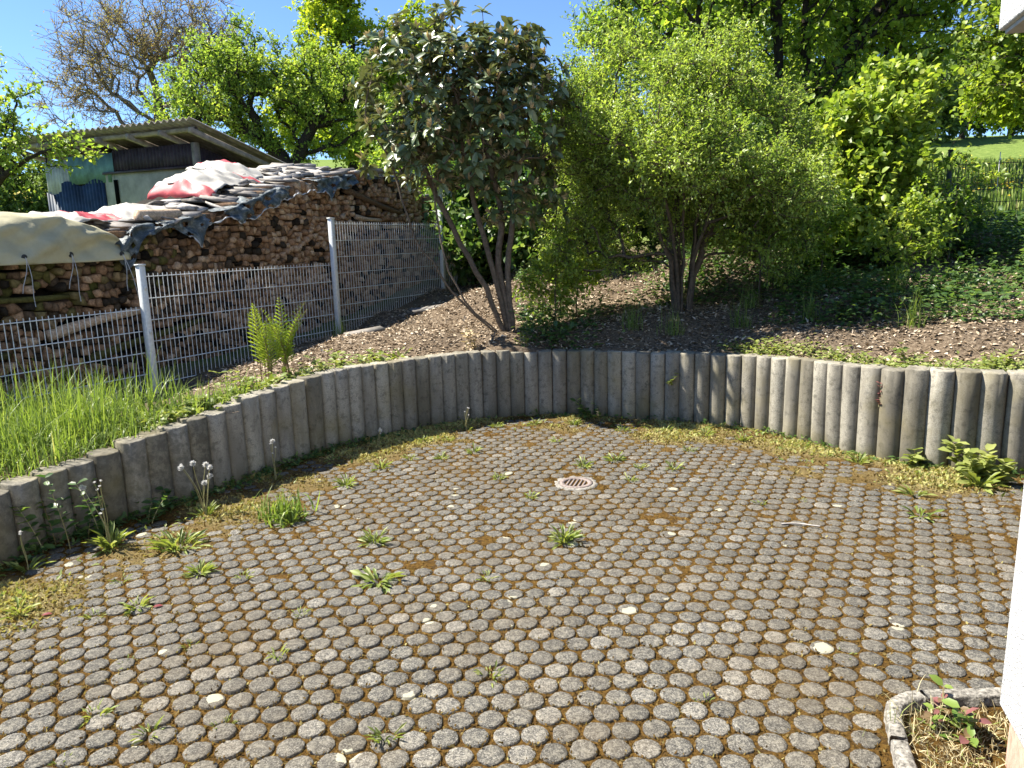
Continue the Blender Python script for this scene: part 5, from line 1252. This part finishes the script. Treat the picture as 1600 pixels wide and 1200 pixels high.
make_tree('overhanging_tree', 'dark leaved tree hanging over the meadow fence beside the house', 'tree', (7.6, 9.6, gz1(7.6, 9.6) - .05),
          [[(7.6, 9.6, gz1(7.6, 9.6) - .05), (7.55, 9.6, 2.6), (7.3, 9.6, 3.7), (7.2, 9.7, 4.6)], [(7.6, 9.6, 2.4), (7.0, 9.5, 3.2), (6.5, 9.4, 3.9)], [(7.6, 9.6, 2.2), (8.1, 9.8, 3.0), (8.4, 9.8, 3.6)]], .07,
          [(7.2, 9.7, 4.3, 1.5, 1.2, 1.0, 1.0), (6.4, 9.5, 3.6, .7, .8, .6, .8), (8.3, 9.8, 3.6, .7, .8, .6, 1.0), (7.4, 9.9, 3.3, 1.2, .8, .35, 1.0), (7.1, 9.3, 2.35, .5, .3, .15, .5), (7.9, 9.3, 2.2, .3, .3, .3, .5)], 400, (.06, .10, .72), 43, ('bark_dark', 'hazel_leaf'), (5, .28, 6), .22, tpl=OVAL, tint=(.35, .22), shell=2.0, trunk_tint=.8)
tz = gz1(4.3, 12.0)
make_tree('maple_tree', 'large dark green tree filling the sky behind the bushes', 'tree', (4.3, 12.0, tz - .1),
          [[(4.3, 12.0, tz - .1), (4.25, 12.0, 3.2), (4.2, 12.0, 4.8), (4.1, 12.1, 6.6), (4.2, 12.1, 8)], [(4.3, 12, 2.8), (5.2, 12.1, 4.2), (6.2, 12.2, 5.5)], [(4.25, 12, 3.0), (3.4, 11.9, 4.0), (2.7, 11.8, 5.0)]], .14,
          [(4.4, 12.0, 5.6, 1.9, 1.6, 1.7, 1.0), (6.0, 12.1, 5.2, 1.5, 1.4, 1.4, 1.0), (3.0, 11.9, 4.6, 1.0, 1.1, 1.0, 1.0), (4.6, 11.6, 3.6, 1.5, 1.2, .8, .8), (2.5, 12.1, 5.6, .75, .9, .8, .75), (7.4, 12.2, 6.0, 1.1, 1.2, 1.1, .8), (4.6, 12.1, 7.4, 1.7, 1.4, .8, .8), (1.9, 12.0, 4.4, .5, .6, 1.0, .9), (3.6, 11.2, 3.2, 1.0, .8, .7, .9), (5.6, 11.4, 3.9, 1.0, .8, .7, .9)], 640, (.065, .115, .8), 51, ('bark_dark', 'maple_leaf'), (6, .42, 7), .35, tint=(.55, .25), shell=1.8, twig_r=.004)
# background trees, left to right
def simple_trunk(x, y, h, lean=.2, r_=None):
    z_ = gz1(x, y); return [[(x, y, z_ - .1), (x + lean * .2, y, z_ + h * .35), (x + lean * .6, y, z_ + h * .7), (x + lean, y, z_ + h)]], z_
st, z_ = simple_trunk(-7.7, 10.3, 2.6, .3)
make_tree('fruit_tree', 'fresh green fruit tree with loose shoots at the far left edge', 'tree', (-7.7, 10.3, z_ - .1), st + [[(-7.6, 10.3, z_ + 1.3), (-6.9, 10.1, 2.5), (-6.2, 10.0, 2.9), (-5.6, 9.9, 3.0)]], .10,
          [(-7.1, 10.3, 3.3, .9, .8, .8, 1.0), (-6.6, 10.1, 2.95, .6, .5, .25, 1.0), (-5.75, 9.95, 2.95, .4, .35, .28, 1.5), (-6.6, 10.2, 3.95, .4, .5, .35, .8), (-8.2, 10.4, 3.3, 1.0, .9, .9, .6)], 230, (.05, .09, .6), 61, ('bark_dark', 'apple_leaf'), (5, .26, 7), .2, tint=(.6, .25), up=.5)
st, z_ = simple_trunk(-11.9, 26.5, 4.0, .1)
make_tree('walnut_tree', 'tall bare branched tree just coming into brownish leaf behind the shed', 'tree', (-11.9, 26.5, z_ - .1), st, .24,
          [(-11.9, 26.6, 8.3, 3.2, 2.4, 2.5, 1.0), (-14.0, 26.4, 7.2, 1.9, 1.7, 1.7, 1.0), (-10.0, 26.5, 8.0, 1.8, 1.7, 2.0, 1.0), (-12.3, 26.4, 5.6, 2.4, 1.8, 1.0, .7)], 620, (.06, .12, .35), 62, ('bark', 'walnut_leaf'), (7, .62, 4), .5, shell=1.7, twig_r=.009, expo=.55, out_w=.6, trunk_tint=1.0, wob_=.12)
st, z_ = simple_trunk(-4.95, 17.8, 1.9, .0); zt = z_ + 1.9
make_tree('apple_tree', 'round green apple tree with dark crooked limbs behind the firewood', 'tree', (-4.95, 17.8, z_ - .1),
          st + [[(-4.95, 17.8, zt - .3), (-5.6, 17.7, zt + .5), (-6.4, 17.6, zt + .9), (-7.2, 17.6, zt + 1.0)], [(-4.95, 17.8, zt - .2), (-4.5, 17.8, zt + .7), (-3.9, 17.8, zt + 1.1)]], .17,
          [(-5.3, 17.9, 5.2, 1.5, 1.4, 1.2, 1.0), (-6.7, 17.8, 4.9, 1.3, 1.2, 1.1, 1.0), (-3.7, 17.9, 4.9, 1.1, 1.2, 1.0, .9), (-6.2, 17.8, 6.0, .9, .9, .8, .7), (-4.6, 17.9, 4.0, 1.6, 1.0, .45, .5), (-7.4, 17.8, 4.2, .8, .9, .5, .7)], 640, (.055, .10, .6), 63, ('bark_dark', 'apple_leaf'), (6, .36, 8), .3, shell=2.0, gaps=.35, tint=(.45, .25), up=.4, twig_r=.004, wob_=.12)
st, z_ = simple_trunk(-6.0, 30, 5, .2)
make_tree('lime_tree', 'tallest bright yellow green tree rising behind the apple tree', 'tree', (-6.0, 30, z_ - .1), st, .26,
          [(-6.2, 30, 8.0, 2.0, 2.0, 2.0, 1.0), (-4.3, 30.2, 7.6, 1.8, 1.8, 1.7, 1.0), (-6.4, 30, 10.4, 1.5, 1.5, 1.4, 1.0), (-3.5, 30.2, 9.2, 1.2, 1.4, 1.3, 1.0), (-5.0, 30, 5.8, 3.0, 1.8, 1.0, .9), (-8, 30, 6.5, 1.4, 1.5, 1.3, .8)], 760, (.11, .19, .75), 64, ('bark_dark', 'lime_leaf'), (7, .55, 8), .5, shell=1.9, gaps=.3, twig_r=.006, up=.4)
st, z_ = simple_trunk(2.0, 17.5, 3.0, .2)
make_tree('young_tree', 'slender pale green tree between the rhododendron and the big dark tree', 'tree', (2.0, 17.5, z_ - .1), st, .09,
          [(2.2, 17.5, 5.4, .9, .9, 1.3, 1.0), (2.5, 17.6, 6.6, .6, .7, .9, 1.0), (1.6, 17.5, 4.2, .9, .9, .7, .7)], 260, (.06, .10, .6), 65, ('bark_dark', 'apple_leaf'), (6, .34, 7), .3, shell=1.8, gaps=.3, twig_r=.004, up=.5)
st, z_ = simple_trunk(18.6, 27, 4, .2)
make_tree('yellow_tree', 'bright yellow green tree beyond the meadow at the right edge', 'tree', (18.6, 27, z_ - .1), st, .2,
          [(18.2, 27, 7.0, 1.7, 1.7, 1.7, 1.0), (17.3, 27, 6.0, 1.2, 1.3, 1.0, 1.0), (19.6, 27, 6.2, 1.5, 1.5, 1.6, 1.0)], 420, (.11, .19, .75), 66, ('bark_dark', 'lime_leaf'), (6, .5, 8), .5, shell=1.9, twig_r=.006)
for x, y, h_, lab in ((5.0, 21.5, 3.2, 'bright green tree glimpsed behind the left half of the big tree'), (8.6, 22.5, 3.4, 'bright green tree glimpsed behind the middle of the big tree'), (11.8, 24.5, 3.4, 'bright green tree glimpsed behind the right half of the big tree')):
    st, z_ = simple_trunk(x, y, h_, .2)
    make_tree('backdrop_tree', lab, 'tree', (x, y, z_ - .1), st, .16, [(x, y, z_ + 3.6, 1.9, 1.6, 1.8, 1.0), (x + .8, y, z_ + 5.6, 1.5, 1.4, 1.5, 1.0), (x - .9, y, z_ + 5.2, 1.2, 1.3, 1.3, 1.0), (x, y, z_ + 1.8, 1.6, 1.2, .8, .8)], 420, (.09, .16, .7), int(x * 10), ('bark_dark', 'apple_leaf'), (6, .48, 7), .45, group='trees behind the big tree', shell=1.9, twig_r=.005)
# hedge and woodland edges far behind
for q, (x, y, rx, rz, lab) in enumerate([(-14.2, 21.5, 1.7, 1.5, 'dark round hedge bush left of the shed'), (-17.6, 23, 2.0, 1.7, 'dark hedge bush at the left picture edge behind the fruit tree'), (-9.4, 22, 1.8, 1.5, 'low dark bush behind the shed'), (-1.2, 21, 2.0, 1.5, 'green bush seen between firewood and rhododendron'), (1.4, 15.5, 1.7, 1.3, 'dark bush behind the small leaved bush'), (-2.6, 24, 2.2, 1.8, 'leafy bush behind the right end of the firewood'), (3.9, 14.6, 1.6, 1.0, 'shaded bush under the big dark tree'), (-.1, 11.6, 1.0, 1.15, 'green bush right behind the rhododendron stems'), (.9, 10.6, .9, 1.1, 'leafy bush between the rhododendron and the small leaved bush'), (2.9, 10.6, 1.1, 1.0, 'bush in shade behind the small leaved bush')]):
    st, z_ = simple_trunk(x, y, rz * .7, .1)
    make_tree('background_bush', lab, 'bush', (x, y, z_ - .1), st, .08, [(x, y, z_ + rz * .85, rx, rx * .8, rz, 1.0), (x + rx * .5, y, z_ + rz * .6, rx * .6, rx * .6, rz * .7, .8)], 240, (.09, .15, .7), 70 + q, ('bark_dark', 'hedge_leaf' if q in (0, 1, 2, 4, 6) else ('ivy_leaf' if q > 6 else 'apple_leaf')), (6, .4, 7), .4, shell=2.2, twig_mesh=False, tint=(.5, .25))
FAR = [(30, 56), (34.5, 58), (39.5, 60), (44, 61), (49, 60), (54, 62), (25, 60), (20, 62)]
FL = ['far dark tree on the hilltop seen through the right foliage, %s' % s_ for s_ in ('leftmost but two', 'left of the middle pair', 'first of the middle pair', 'second of the middle pair', 'right of the middle pair', 'rightmost', 'leftmost but one', 'leftmost')]
for q, (x, y) in enumerate(FAR):
    st, z_ = simple_trunk(x, y, 3, .2); hh = 2.6 + .5 * math.sin(q * 2.2)
    make_tree('far_tree', FL[q], 'tree', (x, y, z_ - .1), st, .2, [(x, y, z_ + 1.0 + hh, 2.8, 2.4, hh, 1.0), (x + 1.5, y, z_ + hh * .8, 1.8, 1.6, hh * .6, 1.0)], 190, (.3, .5, .7), 90 + q, ('bark_dark', 'hedge_leaf'), (5, .9, 6), 1.0, group='trees on the hilltop', twig_mesh=False)

# saplings and low branches in the right hand shade
SP = [(2.55, 7.55, 1.1, 'leafy sapling in shade right of the bush stems'), (3.3, 7.9, .9, 'thin sapling under the sunlit hazel leaves'), (3.9, 7.3, .8, 'knee high leafy sapling on the shaded right bank'), (.75, 8.3, .9, 'dark leafy shrublet between the rhododendron and bush stems'), (.45, 7.75, .7, 'small dark shrublet right of the rhododendron trunk'), (4.9, 8.3, 1.1, 'dark sapling below the meadow fence')]
for q, (x, y, h_, lab) in enumerate(SP):
    z_ = gz1(x, y)
    make_tree('sapling', lab, 'sapling', (x, y, z_ - .03), [[(x, y, z_ - .03), (x + .03, y, z_ + h_ * .5), (x + .05, y, z_ + h_)]], .010, [(x, y, z_ + h_ * .7, h_ * .5, h_ * .45, h_ * .42)], 55, (.03, .07, .55), 110 + q, ('bark', 'maple_leaf' if q % 2 else 'hazel_leaf'), (5, .16, 6), .15, tpl=OVAL, twig_r=.0015, tint=(.5, .2))

# ---------------------------------------------------------------- meadow grass and flowers
n = 30000
x = rs.uniform(4.5, 26, n); y = rs.uniform(12.6, 34, n); ok = (y > 13.2 - .168 * (x - 4.7)) & (x > 3.5 + .25 * (y - 12)); x, y = x[ok], y[ok]; n = len(x); m = MB()
for b in range(3):
    sel = np.arange(n) % 3 == b; c = sel.sum(); a = rs.uniform(0, 6.28, c); far = np.hypot(x[sel], y[sel])
    V, F, tn = inst(KITE, np.stack([x[sel], y[sel], gz(x[sel], y[sel]) - .02], -1), np.stack([.35 * np.cos(a), .35 * np.sin(a), np.ones(c)], -1), np.stack([np.cos(a), np.sin(a), np.zeros(c)], -1), rs.uniform(.12, .34, c), .006 + .0011 * far)
    m.add(V, F, np.repeat(np.clip(rs.normal(.55, .22, c), 0, 1), tn))
o = m.build('meadow_grass', X['grass_blade']); tag(o, 'sunny meadow grass beyond the dark fence at right', 'grass', kind='stuff')
x = np.concatenate([rs.normal(14.3, 1.6, 600), rs.uniform(9, 24, 300)]); y = np.concatenate([rs.normal(22.5, 1.3, 600), rs.uniform(16, 32, 300)]); n = len(x)
V, F, tn = inst(KITE, np.stack([x, y, gz(x, y) + rs.uniform(.2, .38, n)], -1), rdir(rs, n) * [1, 1, .4], np.array([-.2, -.3, 1.]) + .4 * rdir(rs, n), .075, .07)
o = add('meadow_flowers', mesh_of('meadow_flowers', V, [F], X['yellow_flower'], {'tint': np.repeat(rs.random(n), tn)})); tag(o, 'yellow flowers in the meadow right of the dark fence post', 'flowers', kind='stuff')
n = 5200; x = rs.uniform(-30, -12, n); y = rs.uniform(22, 44, n)
V, F, tn = inst(KITE, np.stack([x, y, gz(x, y) + rs.uniform(.1, .4, n)], -1), rdir(rs, n) * [1, 1, .5], np.array([.1, -.5, 1.]) + .4 * rdir(rs, n), .16, .14)
o = add('meadow_flowers', mesh_of('meadow_flowers', V, [F], X['yellow_flower'], {'tint': np.repeat(rs.random(n), tn)})); tag(o, 'carpet of yellow flowers in the far left meadow beside the shed', 'flowers', kind='stuff')
n = 14000; x = rs.uniform(-32, -8, n); y = rs.uniform(16, 44, n); a = rs.uniform(0, 6.28, n)
V, F, tn = inst(KITE, np.stack([x, y, gz(x, y) - .02], -1), np.stack([.35 * np.cos(a), .35 * np.sin(a), np.ones(n)], -1), np.stack([np.cos(a), np.sin(a), np.zeros(n)], -1), rs.uniform(.15, .4, n), .05)
o = add('meadow_grass', mesh_of('meadow_grass', V, [F], X['grass_blade'], {'tint': np.repeat(np.clip(rs.normal(.6, .2, n), 0, 1), tn)})); tag(o, 'meadow grass behind the shed at far left', 'grass', kind='stuff')
# thin white pasture stakes
for q, (x, y, lab) in enumerate([(13.6, 21.0, 'thin white pasture stake among the yellow flowers'), (18.3, 26.8, 'thin white pasture stake farther up the meadow')]):
    z_ = gz1(x, y); V, F = segs([[0, 0, -.1]], [[0, 0, 1.15]], .016, .012, 6); V2 = boxv((0, -.03, .95), (.012, 0, 0), (0, .02, 0), (0, 0, .02))
    m = MB(); m.add(V, F); m.add(V2, BOXF); o = m.build('pasture_stake', X['white_stucco'], loc=(x, y, z_)); tag(o, lab, 'stake', 'pasture stakes')
